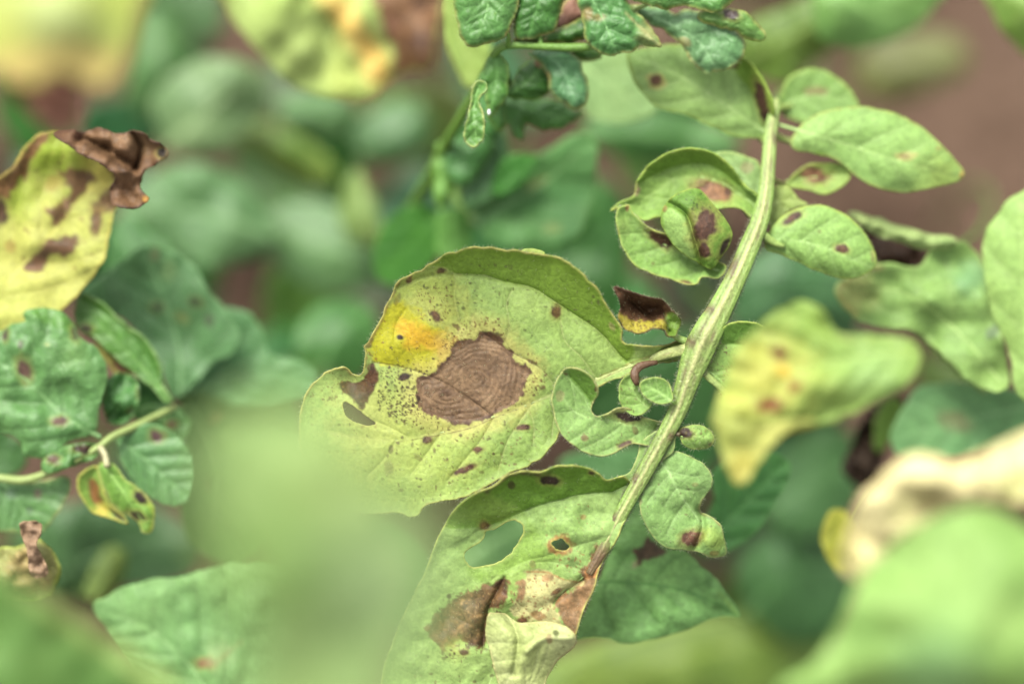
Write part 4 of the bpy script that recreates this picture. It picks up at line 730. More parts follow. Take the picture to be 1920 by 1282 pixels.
# ================================================================ spotted green compound leaf at the left
HOFF = -1
E = thing('potato_leaf', 'dark spotted green compound leaf below the yellow one at the left edge', 'leaf', c6(-40, 975) + (-15,))
g1, g2 = (104, 154, 96), (88, 142, 78)
leaflet(E, bleaf(E, c6, [(-60,400),(0,388),(50,360),(102,347),(97,318),(150,291),(220,298),(272,330),(302,370),(322,420),(385,452),(424,520),(424,600),(402,680),(392,750),(372,800),(300,822),(252,850),(202,882),(150,896),(96,882),(80,822),(0,782),(-60,765)], -13, g1, g2, 411,
    mid=[(-20,505),(60,550),(130,602),(250,720),(405,812)][::-1], vn=5, step=2.6, vein_str=.45, pil=.4, feats=[('n', 50, 1.4), ('edge', -1.2, 14)], paint=[('s', 97, 540, 12, 20, -10, (104, 78, 76)), ('s', 238, 746, 14, 8, 0, (112, 88, 90)), ('s', 22, 398, 6, 11, 0, (70, 60, 56)), ('s', 82, 440, 5, 8, 0, (96, 100, 80), .8),
        ('p', [(100,315),(150,290),(225,298),(290,350),(310,400),(250,380),(170,350)], (98, 152, 66), 5, 4, .8, 0), ('s', 305, 392, 10, 14, 0, (66, 52, 44)), ('g', 300, 480, 40, (128, 172, 100), .5), ('s', 190, 440, 6, 4, 0, (150, 170, 90), .7), ('l', [(402,680),(385,760)], 3, (84, 66, 60), .6)]), mat=M_GLOSS, ribw=4)
leaflet(E, bleaf(E, c6, [(300,300),(328,240),(400,268),(500,352),(600,442),(640,520),(652,600),(690,662),(660,672),(600,610),(540,562),(450,482),(380,422),(312,372)], -19, (102, 156, 78), (86, 140, 60), 412, mid=[(680,660),(560,520),(420,380),(320,260)], vn=5, step=3, rim=(140, 180, 110), feats=[('fold', [(320,250),(450,340),(560,440),(650,600)], 2.5, 30, 1)],
    paint=[('s', 530, 352, 12, 9, 30, (60, 50, 44)), ('s', 340, 380, 12, 8, 0, (64, 48, 44))]), mat=M_GLOSS)
leaflet(E, bleaf(E, c6, [(300,360),(360,360),(420,410),(470,440),(505,500),(535,552),(470,562),(430,520),(380,440)], -21, (176, 178, 96), (164, 160, 84), 413, step=3, paint=[('p', [(300,360),(370,362),(400,400),(360,430),(310,410)], (82, 60, 52), 4, 4, .95), ('s', 490, 530, 22, 9, 20, (128, 92, 76)), ('l', [(400,400),(470,460),(510,540)], 3, (140, 110, 80), .6)]))
leaflet(E, bleaf(E, c6, [(424,580),(500,556),(552,588),(565,650),(535,722),(482,764),(430,745),(406,662)], -17, (92, 148, 88), (74, 132, 68), 414, mid=[(440,750),(490,660),(510,570)], vn=3, step=2.8, feats=[('n', 30, 2)], paint=[('s', 566, 620, 7, 22, 0, (70, 62, 58)), ('s', 412, 735, 7, 13, 0, (84, 64, 58)), ('s', 530, 705, 7, 5, 0, (84, 90, 70)), ('s', 408, 636, 5, 10, 0, (76, 80, 60))]), mat=M_GLOSS)
leaflet(E, bleaf(E, c6, [(540,580),(600,600),(680,660),(660,740),(600,770),(545,740),(520,690)], -26, (66, 122, 58), (50, 104, 42), 415, mid=[(690,670),(600,680),(540,700)], vn=3))
leaflet(E, bleaf(E, c6, [(468,832),(520,790),(580,752),(660,772),(730,832),(772,902),(778,990),(752,1062),(692,1082),(620,1062),(560,1022),(508,950)], -17, (106, 158, 104), (92, 146, 88), 416, mid=[(480,830),(560,880),(650,960),(740,1040)], vn=4, step=2.8, pil=.6, paint=[('s', 628, 806, 13, 11, 0, (100, 74, 84)), ('g', 650, 1040, 30, (130, 176, 116), .4)]), mat=M_GLOSS)
leaflet(E, [bleaf(E, c6, [(398,925),(450,915),(500,978),(560,1020),(612,1080),(624,1130),(602,1190),(566,1194),(552,1150),(505,1120),(450,1080),(410,1010)], -11, (130, 176, 88), (112, 162, 66), 417, step=2.6, mid=[(420,925),(500,1040),(590,1170)], vn=4, rim=(190, 200, 120), feats=[('edge', -1.5, 14)],
    paint=[('s', 566, 1050, 15, 9, 30, (50, 36, 34)), ('s', 545, 1124, 16, 9, 15, (56, 42, 34)), ('l', [(600,1080),(624,1130),(600,1190)], 5, (170, 196, 60), .8)]),
    bleaf(E, c6, [(310,985),(338,942),(395,930),(412,1000),(445,1078),(500,1122),(510,1158),(450,1140),(372,1112),(330,1055)], -14, (140, 178, 92), (126, 166, 76), 418, step=2.6, rim=(190, 190, 96), feats=[('edge', 1.6, 14)],
    paint=[('p', [(350,980),(385,985),(405,1040),(420,1075),(380,1080),(360,1040)], (120, 70, 44), 5, 3, .9), ('g', 410, 1110, 24, (214, 196, 90), .9), ('p', [(440,1085),(500,1125),(515,1160),(470,1140)], (36, 28, 24), 3, 3, .95)])], label='curled leaflet with dark brown inner blotches and yellow lower rim')
leaflet(E, bleaf(E, c6, [(-50,955),(0,962),(60,988),(150,985),(272,965),(272,1040),(232,1122),(172,1192),(120,1202),(60,1192),(-50,1172)], -16, (108, 158, 100), (94, 144, 84), 419, mid=[(0,980),(80,1080),(130,1190)], vn=4, step=3, rim=(176, 186, 120), paint=[('s', 152, 1036, 7, 10, 0, (130, 110, 110), .8), ('s', 45, 1040, 10, 8, 0, (96, 130, 100), .7), ('s', 120, 1100, 6, 5, 0, (96, 120, 96), .7),
    ('l', [(0,964),(60,985),(150,985),(220,970)], 4, (186, 170, 116), .7)]), mat=M_GLOSS)
leaflet(E, [bleaf(E, c9, [(-20,370),(60,352),(102,335),(135,300),(165,330),(212,372),(242,430),(222,500),(180,560),(-20,560)], -10, (168, 172, 116), (150, 152, 100), 420, step=3, feats=[('n', 40, 3)], rim=(176, 196, 96), paint=[('p', [(40,400),(120,370),(190,430),(190,520),(100,540),(30,480)], (164, 140, 106), 8, 8, .7), ('l', [(212,372),(242,430),(222,500)], 5, (188, 204, 90), .8)]),
    bleaf(E, c9, [(82,262),(120,250),(165,262),(166,300),(150,350),(190,450),(130,470),(110,360),(88,300)], -5, (168, 140, 122), (148, 122, 104), 421, step=2.6, feats=[('n', 20, 2)])], label='withered tan and pale green curled leaflet')
leaflet(E, bleaf(E, c6, [(180,900),(250,852),(330,835),(390,850),(380,890),(300,925),(220,950),(170,945)], -12, (96, 148, 84), (78, 130, 62), 422, mid=[(390,855),(290,890),(190,930)], vn=3, step=3, feats=[('n', 30, 1.5)], paint=[('s', 350, 850, 26, 12, 0, (70, 50, 44)), ('s', 215, 900, 12, 8, 0, (84, 62, 54))]), mat=M_GLOSS)
leaflet(E, bleaf(E, c6, [(560,700),(640,680),(720,700),(760,760),(720,830),(650,800),(590,760)], -24, (104, 156, 92), (86, 138, 72), 423, mid=[(560,720),(660,740),(740,790)], vn=3, step=3.4, paint=[('s', 690, 760, 9, 7, 0, (120, 100, 80))]), mat=M_GLOSS)
leaflet(E, bleaf(E, c6, [(-60,780),(10,790),(80,830),(110,900),(60,960),(-60,960)], -34, (70, 122, 60), (54, 100, 44), 424, mid=[(-60,900),(20,880),(90,880)], vn=3, step=5), mat=M_GLOSS)
stem(E, [(-60,968,-15,7),(0,975,-15,8),(100,982,-15,8),(200,950,-14,7),(300,902,-14,7),(400,850,-14,7),(445,812,-15,7),(560,758,-18,7),(700,690,-22,6)], (160, 184, 110), c=c6)
stem(E, [(400,850,-13,6),(420,880,-12,6),(430,930,-11,6)], (190, 190, 150), name='petiole', c=c6); to_ground(E, *c6(-60, 968), -16, 12)

HOFF = 0
F_ = thing('potato_leaf', 'broad soft green leaf with faint dark spots right of the yellow blotched leaf', 'leaf', c6(700, 660) + (-30,))
leaflet(F_, bleaf(F_, c6, [(330,245),(400,172),(480,100),(580,40),(680,58),(780,130),(832,220),(900,292),(960,400),(930,480),(850,520),(700,655),(640,520),(560,410),(480,332)], -32, (112, 164, 114), (94, 148, 92), 431, mid=[(720,650),(720,500),(680,320),(590,90)], vn=5, feats=[('n', 90, 1.8)], vein_str=.45,
    paint=[('s', 630, 290, 10, 8, 0, (70, 100, 70)), ('s', 785, 270, 10, 8, 0, (64, 88, 56)), ('s', 840, 345, 10, 12, 0, (96, 104, 86), .8), ('s', 730, 330, 16, 10, 40, (150, 170, 104), .7), ('s', 620, 80, 8, 14, 0, (130, 130, 100), .6), ('s', 680, 150, 14, 20, 0, (140, 178, 116), .6)]), mat=M_GLOSS, ribw=5)
leaflet(F_, bleaf(F_, c6, [(900,295),(1000,318),(1060,400),(1085,480),(1200,505),(1265,562),(1230,660),(1000,700),(850,645),(740,575),(850,500),(930,440)], -38, (108, 162, 112), (92, 148, 92), 432, mid=[(740,640),(900,580),(1080,560),(1240,600)], vn=5), mat=M_GLOSS)
leaflet(F_, bleaf(F_, c6, [(730,575),(850,525),(1000,540),(1100,590),(1180,680),(1190,850),(1180,1050),(1000,1300),(860,1290),(760,1220),(728,1085),(745,950),(725,800),(715,680)], -44, (124, 166, 104), (106, 150, 86), 433, mid=[(720,640),(820,780),(880,960),(860,1200)], vn=5, vein_str=.3, paint=[('s', 870, 740, 12, 10, 0, (170, 160, 110), .7), ('s', 845, 1000, 8, 10, 0, (130, 140, 96), .7)]), ribw=4)
to_ground(F_, *c6(715, 660), -32, 12)

# ================================================================ leaves close to the lens
G_ = thing('potato_leaf', 'blurred yellow leaf with pinkish brown tip in the top left corner', 'leaf', c7(200, -80) + (80,))
leaflet(G_, [bleaf(G_, c7, [(-90,-90),(100,-120),(590,-110),(575,80),(530,240),(480,330),(410,368),(320,330),(240,305),(150,360),(60,345),(0,295),(-90,250)], 84, (180, 200, 104), (190, 206, 118), 501, mid=[(250,-100),(240,60),(220,300)], vn=4, step=7, vein_str=.25, feats=[('g', 240, 50, 90, 6)],
    paint=[('g', 210, 60, 110, (200, 218, 150), .8), ('g', 30, 150, 70, (208, 212, 116), .6), ('p', [(-90,240),(0,230),(120,200),(260,170),(420,210),(520,230),(420,380),(240,320),(100,380),(-90,280)], (232, 208, 134), 22, 12, .85, 0), ('l', [(590,-100),(575,80),(530,240)], 9, (170, 160, 90), .7)]),
    bleaf(G_, c7, [(10,330),(110,290),(240,270),(320,320),(345,420),(320,540),(240,560),(130,480)], 76, (166, 116, 104), (140, 98, 84), 502, step=6, feats=[('n', 60, 4)])])
Hh = thing('potato_leaf', 'blurred pale green leaf with orange band and brown dead side hanging at the top edge', 'leaf', c7(1300, -90) + (45,))
leaflet(Hh, bleaf(Hh, c7, [(900,-80),(940,20),(985,100),(1060,190),(1130,272),(1200,335),(1300,385),(1450,420),(1560,405),(1645,335),(1740,300),(1800,290),(1835,150),(1820,-80),(1400,-120)], 44, (178, 208, 124), (186, 210, 130), 511, mid=[(1280,-110),(1350,120),(1480,390)], vn=5, step=4.5, vein_str=.2, feats=[('edge', -3, 30), ('n', 90, 4)],
    paint=[('g', 1450, 330, 70, (196, 212, 110), .7), ('p', [(1330,-80),(1450,0),(1520,120),(1600,220),(1640,330),(1560,350),(1480,200),(1400,80),(1300,-60)], (248, 208, 116), 22, 8, .95, 0), ('s', 1410, 180, 11, 11, 0, (140, 140, 70), .7),
           ('p', [(1560,-100),(1860,-100),(1860,320),(1740,310),(1620,320),(1660,240),(1610,150),(1580,40)], (122, 86, 68), 6, 8, .98), ('g', 1740, 180, 32, (64, 44, 40), .85), ('g', 1750, 20, 24, (80, 58, 50), .6), ('g', 1640, 100, 26, (158, 116, 98), .6)]))
K_ = thing('potato_leaf', 'blurred folded leaf with yellow patch and reddish brown spots right of the sharp stem', 'leaf', c8(600, 400) + (38,))
leaflet(K_, [bleaf(K_, c8, [(55,560),(80,480),(110,400),(160,340),(220,292),(290,262),(350,292),(385,345),(480,352),(590,372),(602,432),(560,492),(450,552),(330,592),(200,610),(100,600)], 38, (150, 184, 100), (138, 176, 90), 521, mid=[(600,400),(400,420),(200,490),(70,570)], vn=6, step=4.5, vein_str=.55, pil=.8, feats=[('edge', -2, 26), ('n', 80, 2)],
    paint=[('g', 200, 460, 120, (198, 198, 98), .85), ('g', 120, 540, 70, (196, 204, 96), .7), ('g', 320, 310, 60, (150, 184, 82), .6), ('s', 228, 402, 16, 12, 40, (124, 84, 54)), ('s', 270, 490, 13, 11, 0, (140, 100, 56)), ('s', 203, 540, 24, 12, 0, (140, 84, 56)), ('g', 240, 450, 20, (224, 184, 66), .8), ('l', [(385,350),(430,362),(500,352)], 8, (110, 110, 56), .6), ('g', 480, 450, 80, (148, 188, 116), .7)]),
    bleaf(K_, c8, [(55,560),(120,580),(240,575),(340,585),(235,622),(182,684),(133,748),(95,722),(68,645)], 40, (172, 190, 106), (180, 184, 100), 522, step=4.5, feats=[('n', 60, 2)], paint=[('l', [(240,620),(185,684),(133,748),(95,722)], 14, (170, 138, 70), .7), ('g', 130, 690, 40, (196, 186, 90), .7)])])
L_ = thing('potato_leaf', 'soft green leaf with tan left margin behind the blurred yellow spotted leaf', 'leaf', c8(820, 470) + (-24,))
leaflet(L_, bleaf(L_, c8, [(378,232),(430,182),(520,160),(600,170),(640,125),(720,105),(772,160),(800,270),(832,400),(840,490),(770,495),(680,425),(600,345),(520,335),(430,305)], -22, (152, 190, 116), (136, 178, 102), 531, mid=[(820,480),(700,340),(560,240),(400,230)], vn=4, step=4, vein_str=.3, feats=[('n', 70, 3)],
    paint=[('g', 430, 240, 60, (176, 186, 116), .8), ('l', [(380,235),(430,190),(500,170)], 7, (140, 112, 90), .7), ('l', [(385,250),(430,300)], 6, (176, 140, 96), .6), ('s', 800, 345, 14, 14, 0, (110, 130, 110), .7), ('g', 740, 200, 50, (120, 172, 130), .6)]))
leaflet(L_, bleaf(L_, c8, [(770,120),(805,40),(860,-20),(960,-30),(960,520),(865,510),(840,390),(795,290)], -18, (162, 200, 122), (150, 192, 110), 532, mid=[(900,500),(880,250),(870,0)], vn=4, step=5, feats=[('edge', -2, 30)]))
leaflet(L_, bleaf(L_, c8, [(525,620),(560,545),(600,492),(700,478),(800,490),(960,520),(960,640),(780,662),(640,685),(560,682)], -34, (122, 174, 122), (108, 162, 106), 533, mid=[(900,540),(720,580),(550,620)], vn=4, paint=[('s', 700, 580, 34, 18, 15, (140, 136, 110), .7, .5)]))
stem(L_, [(590,340,-26,6),(640,380,-26,6),(700,440,-28,7),(780,500,-30,7)], (150, 178, 100), c=c8); to_ground(L_, *c8(820, 490), -34, 12)
R_ = thing('potato_leaf', 'thin rolled pale leaf edge over dead brown tissue at the right', 'leaf', c8(690, 105) + (-26,))
leaflet(R_, [bleaf(R_, c8, [(412,30),(430,22),(480,38),(560,66),(640,84),(700,98),(690,118),(640,128),(560,108),(480,84),(430,52)], -20, (176, 200, 142), (150, 184, 112), 541, step=3, feats=[('edge', -2, 12), ('n', 30, 1.5)]),
    bleaf(R_, c8, [(440,60),(480,80),(560,104),(640,124),(620,150),(590,180),(520,180),(490,160),(470,110)], -30, (104, 76, 58), (76, 56, 44), 542, step=4, feats=[('n', 40, 4)])]); to_ground(R_, *c8(690, 112), -28, 10)
Dd_ = thing('dead_leaf', 'dark dry dead leaf hanging behind the blurred folded leaf at the right', 'leaf', c8(560, 515) + (-46,))
leaflet(Dd_, bleaf(Dd_, c8, [(398,700),(440,602),(470,540),(545,505),(568,560),(520,645),(485,742),(432,756)], -46, (74, 56, 42), (52, 40, 30), 545, mid=[(550,510),(480,620),(440,740)], vn=3, feats=[('n', 30, 6)], rim=(60, 46, 36))); to_ground(Dd_, *c8(560, 512), -46, 6, col=(90, 70, 50))
leaflet(Dd_, bleaf(Dd_, c8, [(480,600),(500,540),(540,520),(560,560),(520,640),(490,660)], -42, (96, 130, 50), (84, 120, 40), 546), label='green remnant of the dead leaf')
M_ = thing('potato_leaf', 'huge blurred pale green leaf filling the bottom right corner', 'leaf', c8(900, 1300) + (80,))
leaflet(M_, bleaf(M_, c8, [(250,1330),(330,1220),(390,1130),(440,1010),(520,920),(620,850),(760,810),(880,860),(980,1000),(1000,1350)], 72, (140, 184, 108), (150, 190, 106), 551, mid=[(760,1340),(700,1150),(700,850)], vn=4, step=7, vein_str=.2, feats=[('n', 150, 5), ('edge', -5, 60)], paint=[('g', 650, 1250, 120, (150, 200, 140), .6), ('g', 460, 1150, 60, (134, 178, 96), .6), ('g', 850, 1100, 90, (150, 186, 108), .5)]))
N_ = thing('dead_leaf', 'blurred cream coloured withered leaf curling over the big pale leaf at right', 'leaf', c8(900, 640) + (62,))
leaflet(N_, bleaf(N_, c8, [(395,980),(405,900),(440,800),(520,712),(600,668),(700,690),(800,648),(900,600),(980,580),(980,780),(900,800),(840,800),(760,795),(660,830),(580,885),(510,965),(450,1010)], 58, (255, 246, 205), (240, 232, 180), 561, step=5, feats=[('n', 46, 2.2), ('n', 90, 3), ('edge', -2, 24)], rim=(216, 200, 140),
    paint=[('g', 420, 950, 40, (190, 190, 110), .6), ('g', 860, 760, 60, (176, 190, 110), .6), ('g', 560, 820, 50, (200, 206, 140), .5)]))
O_ = thing('potato_leaf', 'small blurred yellow leaf tip beside the cream withered leaf', 'leaf', c8(400, 900) + (28,))
leaflet(O_, bleaf(O_, c8, [(338,885),(368,822),(418,838),(430,960),(392,985),(360,950)], 28, (176, 178, 72), (150, 164, 64), 565, mid=[(400,830),(380,960)], vn=2, step=4)); to_ground(O_, *c8(420, 880), 24, 5, col=(140, 150, 70))
I_ = thing('potato_leaf', 'hazy pale green leaf closest to the lens covering the bottom left of the large leaflet', 'leaf', c0(600, 1400) + (235,))
leaflet(I_, bleaf(I_, c0, [(372,920),(415,820),(490,755),(575,755),(640,800),(695,850),(750,925),(810,1000),(835,1080),(805,1190),(750,1300),(740,1500),(470,1500),(465,1280),(455,1130),(405,1010)], 180, (152, 180, 116), (140, 172, 114), 571, mid=[(600,1420),(610,1100),(560,760)], vn=4, step=9, vein_str=.5, vein_col=(118, 158, 84), paint=[('g', 520, 1050, 150, (122, 162, 84), .8), ('g', 520, 860, 110, (134, 170, 92), .6), ('g', 700, 1120, 150, (154, 184, 136), .8), ('g', 640, 900, 90, (168, 190, 112), .7)], feats=[('n', 150, 5)]), ribw=9)
J_ = thing('potato_leaf', 'pale green smooth leaf with one small brown spot near the bottom left', 'leaf', c9(900, 1050) + (-14,))
leaflet(J_, bleaf(J_, c9, [(370,590),(440,545),(500,512),(620,480),(740,466),(850,430),(980,412),(1180,440),(1250,600),(1200,900),(1040,1060),(700,1060),(560,900),(450,720)], -20, (130, 176, 118), (118, 168, 104), 581, mid=[(900,1050),(780,850),(600,680),(400,600)], vn=5, step=3.4, vein_str=.2, pil=.5, feats=[('n', 60, 1.2), ('edge', -.8, 12)],
    paint=[('s', 822, 815, 18, 10, 0, (140, 110, 90)), ('g', 880, 780, 40, (160, 186, 130), .5), ('l', [(850,830),(920,770),(975,730)], 5, (140, 130, 96), .5)])); to_ground(J_, *c9(900, 1050), -14, 10)
Q_ = thing('potato_leaf', 'blurred dark green leaf with a light diagonal midrib in the bottom left corner', 'leaf', c9(800, 1000) + (92,))
leaflet(Q_, bleaf(Q_, c9, [(-120,470),(60,500),(160,545),(300,620),(430,700),(580,800),(720,900),(860,1040),(840,1130),(-120,1130)], 88, (108, 152, 82), (92, 138, 66), 591, mid=[(860,1040),(600,880),(380,720),(160,570),(40,500)], vn=4, step=8, vein_col=(164, 188, 108), vein_str=.4, feats=[('n', 120, 4)],
    paint=[('l', [(860,1020),(600,840),(380,690),(160,550)], 26, (158, 184, 104), .85)]), ribw=14)
# ================================================================ undersides below the sharp leaf
S_ = thing('potato_leaf', 'darker green pointed leaf below the lowest sharp leaflet, with one brown patch near its base', 'leaf', c4(1180, 480) + (-16,))
leaflet(S_, bleaf(S_, c4, [(960,900),(1000,780),(1060,640),(1100,540),(1160,420),(1230,300),(1300,290),(1350,420),(1370,500),(1450,502),(1505,560),(1600,642),(1652,722),(1700,785),(1692,812),(1600,810),(1480,852),(1350,892),(1200,922),(1050,900)], -13, (134, 186, 118), (120, 174, 102), 601,
    mid=[(1050,650),(1180,652),(1300,662),(1450,690),(1580,740),(1690,800)], veins=[[(1120,650),(1170,560),(1200,520)], [(1200,655),(1280,770),(1330,830)], [(1300,662),(1380,560),(1440,530)], [(1330,668),(1420,760),(1470,800)], [(1450,690),(1540,650),(1580,640)], [(1100,650),(1080,750),(1130,860)], [(1480,700),(1560,760),(1600,770)]],
    step=2.4, pil=.5, vein_col=(94, 148, 76), vein_str=.6, feats=[('n', 50, 1.2), ('edge', -1, 14)], rim=(120, 166, 96), rimw=3, mottle=.18,
    paint=[('p', [(1280,450),(1310,460),(1330,485),(1365,505),(1362,525),(1320,545),(1270,555),(1225,580),(1232,552),(1215,510),(1250,485)], (84, 62, 54), 3, 5, .97), ('s', 1225, 570, 6, 9, 30, (170, 180, 130), .6), ('l', [(1600,690),(1690,795)], 4, (150, 186, 90), .5), ('l', [(1450,502),(1500,555)], 4, (120, 150, 80), .5)]), ribw=2.6)
leaflet(S_, bleaf(S_, c0, [(1310,1036),(1318,985),(1340,930),(1335,890),(1380,855),(1450,848),(1480,872),(1466,922),(1430,980),(1392,1018),(1350,1042)], -26, (84, 144, 80), (70, 130, 66), 602, mid=[(1315,1030),(1390,950),(1470,870)], vn=4, step=3.4, pil=.7, vein_str=.4))
leaflet(S_, bleaf(S_, c0, [(1050,870),(1090,845),(1160,838),(1205,850),(1215,900),(1160,925),(1080,910)], -44, (106, 158, 106), (92, 146, 90), 603, mid=[(1210,900),(1080,870)], vn=3)); to_ground(S_, *c4(1180, 480), -22, 10)

# ================================================================ soft leaves further down in the canopy
def low(label, c, o_, h, base, base2, seed, mid, root, cat='leaf', grp='blurred leaves lower in the canopy', **kw):
    T_ = thing('potato_leaf', label, cat, c(*root) + (h - 4,), grp)
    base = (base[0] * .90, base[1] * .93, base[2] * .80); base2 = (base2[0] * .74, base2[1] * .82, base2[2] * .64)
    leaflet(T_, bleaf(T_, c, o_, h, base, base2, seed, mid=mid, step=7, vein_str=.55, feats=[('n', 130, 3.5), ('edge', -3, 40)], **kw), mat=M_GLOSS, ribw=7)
    to_ground(T_, *c(*root), h - 4, 9)
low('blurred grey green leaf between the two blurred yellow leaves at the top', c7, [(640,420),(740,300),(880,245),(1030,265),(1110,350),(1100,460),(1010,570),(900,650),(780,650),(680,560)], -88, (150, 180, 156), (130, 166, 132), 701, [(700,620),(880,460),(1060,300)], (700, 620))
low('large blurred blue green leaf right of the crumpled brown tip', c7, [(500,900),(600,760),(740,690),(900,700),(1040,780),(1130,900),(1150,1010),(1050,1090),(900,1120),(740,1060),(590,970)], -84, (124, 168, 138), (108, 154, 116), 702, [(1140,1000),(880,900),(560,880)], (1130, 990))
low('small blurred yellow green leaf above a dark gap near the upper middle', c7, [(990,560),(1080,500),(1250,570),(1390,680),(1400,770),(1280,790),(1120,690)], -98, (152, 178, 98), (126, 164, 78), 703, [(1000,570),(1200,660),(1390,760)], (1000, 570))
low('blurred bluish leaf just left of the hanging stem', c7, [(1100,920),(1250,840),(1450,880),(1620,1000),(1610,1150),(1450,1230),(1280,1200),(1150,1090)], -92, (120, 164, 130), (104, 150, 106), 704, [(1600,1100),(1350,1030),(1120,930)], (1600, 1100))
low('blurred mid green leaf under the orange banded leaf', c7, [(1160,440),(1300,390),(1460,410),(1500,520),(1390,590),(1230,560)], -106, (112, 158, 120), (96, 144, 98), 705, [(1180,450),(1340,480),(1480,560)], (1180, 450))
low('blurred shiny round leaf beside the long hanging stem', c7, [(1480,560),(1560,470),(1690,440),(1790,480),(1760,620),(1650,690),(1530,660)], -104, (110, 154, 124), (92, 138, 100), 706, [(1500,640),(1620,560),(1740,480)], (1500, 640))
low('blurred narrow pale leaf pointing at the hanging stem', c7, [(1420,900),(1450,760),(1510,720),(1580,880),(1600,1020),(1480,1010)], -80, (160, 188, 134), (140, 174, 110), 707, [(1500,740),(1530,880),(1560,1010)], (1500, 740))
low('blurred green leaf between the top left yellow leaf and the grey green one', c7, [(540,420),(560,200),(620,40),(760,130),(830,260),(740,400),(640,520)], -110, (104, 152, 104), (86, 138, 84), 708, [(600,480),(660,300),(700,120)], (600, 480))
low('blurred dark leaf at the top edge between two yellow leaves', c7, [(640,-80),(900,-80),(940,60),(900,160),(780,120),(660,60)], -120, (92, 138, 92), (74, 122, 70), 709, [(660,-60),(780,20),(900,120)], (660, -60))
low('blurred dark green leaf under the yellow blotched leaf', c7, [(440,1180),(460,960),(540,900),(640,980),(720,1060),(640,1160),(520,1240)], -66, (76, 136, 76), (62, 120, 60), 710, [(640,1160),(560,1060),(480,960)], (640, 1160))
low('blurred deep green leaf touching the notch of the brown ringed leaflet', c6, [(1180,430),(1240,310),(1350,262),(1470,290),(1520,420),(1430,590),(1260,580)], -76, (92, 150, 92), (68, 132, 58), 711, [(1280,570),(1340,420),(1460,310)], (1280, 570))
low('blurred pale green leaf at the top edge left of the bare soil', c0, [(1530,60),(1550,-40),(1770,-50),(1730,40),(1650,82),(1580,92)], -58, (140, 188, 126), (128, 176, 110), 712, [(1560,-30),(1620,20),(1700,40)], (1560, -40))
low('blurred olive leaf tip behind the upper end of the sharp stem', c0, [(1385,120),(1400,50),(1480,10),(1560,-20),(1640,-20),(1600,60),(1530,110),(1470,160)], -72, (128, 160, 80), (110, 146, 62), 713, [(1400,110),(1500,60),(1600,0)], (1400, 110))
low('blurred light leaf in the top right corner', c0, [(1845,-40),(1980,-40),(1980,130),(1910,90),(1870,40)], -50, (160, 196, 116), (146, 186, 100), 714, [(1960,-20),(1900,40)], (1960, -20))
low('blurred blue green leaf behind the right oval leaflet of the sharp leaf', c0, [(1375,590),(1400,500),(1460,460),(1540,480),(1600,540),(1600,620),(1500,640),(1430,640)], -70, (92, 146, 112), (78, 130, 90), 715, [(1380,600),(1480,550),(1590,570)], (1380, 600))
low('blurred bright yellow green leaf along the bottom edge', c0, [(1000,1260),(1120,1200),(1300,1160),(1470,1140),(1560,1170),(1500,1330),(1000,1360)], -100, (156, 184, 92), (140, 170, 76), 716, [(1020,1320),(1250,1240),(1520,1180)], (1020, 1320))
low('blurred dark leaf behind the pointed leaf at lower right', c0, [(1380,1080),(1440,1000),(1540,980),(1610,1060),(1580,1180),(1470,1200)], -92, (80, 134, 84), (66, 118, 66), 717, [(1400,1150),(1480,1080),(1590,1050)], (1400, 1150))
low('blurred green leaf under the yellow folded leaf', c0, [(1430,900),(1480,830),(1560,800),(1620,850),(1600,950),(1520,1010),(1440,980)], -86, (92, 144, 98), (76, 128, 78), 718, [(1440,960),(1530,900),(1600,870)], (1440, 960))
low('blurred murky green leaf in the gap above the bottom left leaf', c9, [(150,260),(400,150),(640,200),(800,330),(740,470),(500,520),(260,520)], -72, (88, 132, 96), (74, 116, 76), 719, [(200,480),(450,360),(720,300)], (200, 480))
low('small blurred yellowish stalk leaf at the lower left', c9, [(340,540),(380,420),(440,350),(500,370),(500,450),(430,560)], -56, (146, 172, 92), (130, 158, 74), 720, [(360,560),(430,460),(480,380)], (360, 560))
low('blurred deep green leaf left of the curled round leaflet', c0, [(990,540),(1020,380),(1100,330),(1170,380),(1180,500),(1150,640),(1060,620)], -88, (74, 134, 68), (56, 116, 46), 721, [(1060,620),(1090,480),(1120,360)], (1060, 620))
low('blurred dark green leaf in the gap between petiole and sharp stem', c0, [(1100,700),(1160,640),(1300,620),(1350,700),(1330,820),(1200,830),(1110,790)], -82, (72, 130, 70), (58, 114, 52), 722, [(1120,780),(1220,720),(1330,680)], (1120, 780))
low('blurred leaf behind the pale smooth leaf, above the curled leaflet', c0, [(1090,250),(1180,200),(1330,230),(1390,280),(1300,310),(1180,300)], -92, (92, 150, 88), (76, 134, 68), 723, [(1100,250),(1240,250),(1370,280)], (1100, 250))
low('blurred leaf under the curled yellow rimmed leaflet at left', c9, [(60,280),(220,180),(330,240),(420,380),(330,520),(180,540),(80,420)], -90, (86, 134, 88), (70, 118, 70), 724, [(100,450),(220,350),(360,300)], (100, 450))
low('soft light green leaf seen through the large hole of the lowest sharp leaflet', c0, [(830,1080),(850,980),(900,930),(990,940),(1040,1000),(1010,1090),(920,1120)], -52, (136, 182, 140), (124, 172, 126), 725, [(850,1070),(920,1020),(1010,970)], (850, 1070))
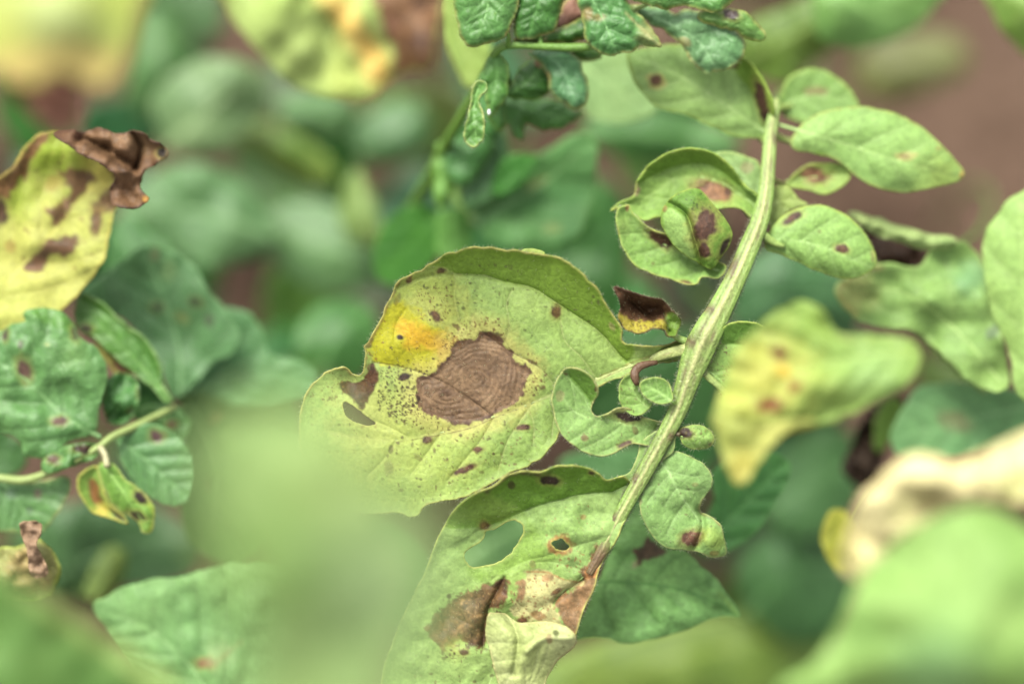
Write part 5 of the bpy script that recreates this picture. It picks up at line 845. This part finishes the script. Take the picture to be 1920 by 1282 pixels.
low('faint olive leaf lying low over the bare soil near the top right', c0, [(1600,120),(1680,60),(1790,70),(1810,130),(1720,180),(1640,190)], -150, (136, 140, 92), (126, 122, 84), 726, [(1610,160),(1700,120),(1800,100)], (1610, 160))
rs = np.random.RandomState(12)
for k, (x, y) in enumerate([(60,200),(230,230),(320,120),(420,420),(640,430),(620,260),(560,150),(760,220),(860,360),(960,500),(1180,610),(1240,330),(700,520),(1240,1080),(1380,1000),(700,1080),(300,880),(130,480),(1700,1000),(1490,760),(1330,560),(1120,980),(900,1090),(1800,760),(940,140),(520,330),(840,260),(900,440),(1010,360),(1300,420),(1200,200),(480,700),(330,560),(150,330),(580,520),(760,430),(1440,1150),(1280,1120),(1050,740),(1240,900),(1400,820),(1560,680),(640,60),(330,20),(1400,640),(200,1000)]):
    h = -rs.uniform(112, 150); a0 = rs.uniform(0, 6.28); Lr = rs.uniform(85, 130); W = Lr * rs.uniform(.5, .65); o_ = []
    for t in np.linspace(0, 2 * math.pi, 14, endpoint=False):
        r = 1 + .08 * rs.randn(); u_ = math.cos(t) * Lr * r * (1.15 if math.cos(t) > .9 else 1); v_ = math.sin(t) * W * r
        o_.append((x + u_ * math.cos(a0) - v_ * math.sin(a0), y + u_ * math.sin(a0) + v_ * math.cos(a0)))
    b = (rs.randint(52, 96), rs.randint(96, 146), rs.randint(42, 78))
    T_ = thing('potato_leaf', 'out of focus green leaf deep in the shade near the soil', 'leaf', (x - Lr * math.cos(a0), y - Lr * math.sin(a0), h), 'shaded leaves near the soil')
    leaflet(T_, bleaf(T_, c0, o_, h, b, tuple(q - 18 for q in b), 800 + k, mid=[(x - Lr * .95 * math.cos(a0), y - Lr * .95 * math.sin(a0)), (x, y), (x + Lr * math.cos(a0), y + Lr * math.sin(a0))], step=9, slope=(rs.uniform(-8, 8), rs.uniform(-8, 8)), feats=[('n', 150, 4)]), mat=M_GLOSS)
    to_ground(T_, x - Lr * .95 * math.cos(a0), y - Lr * .95 * math.sin(a0), h, 8)
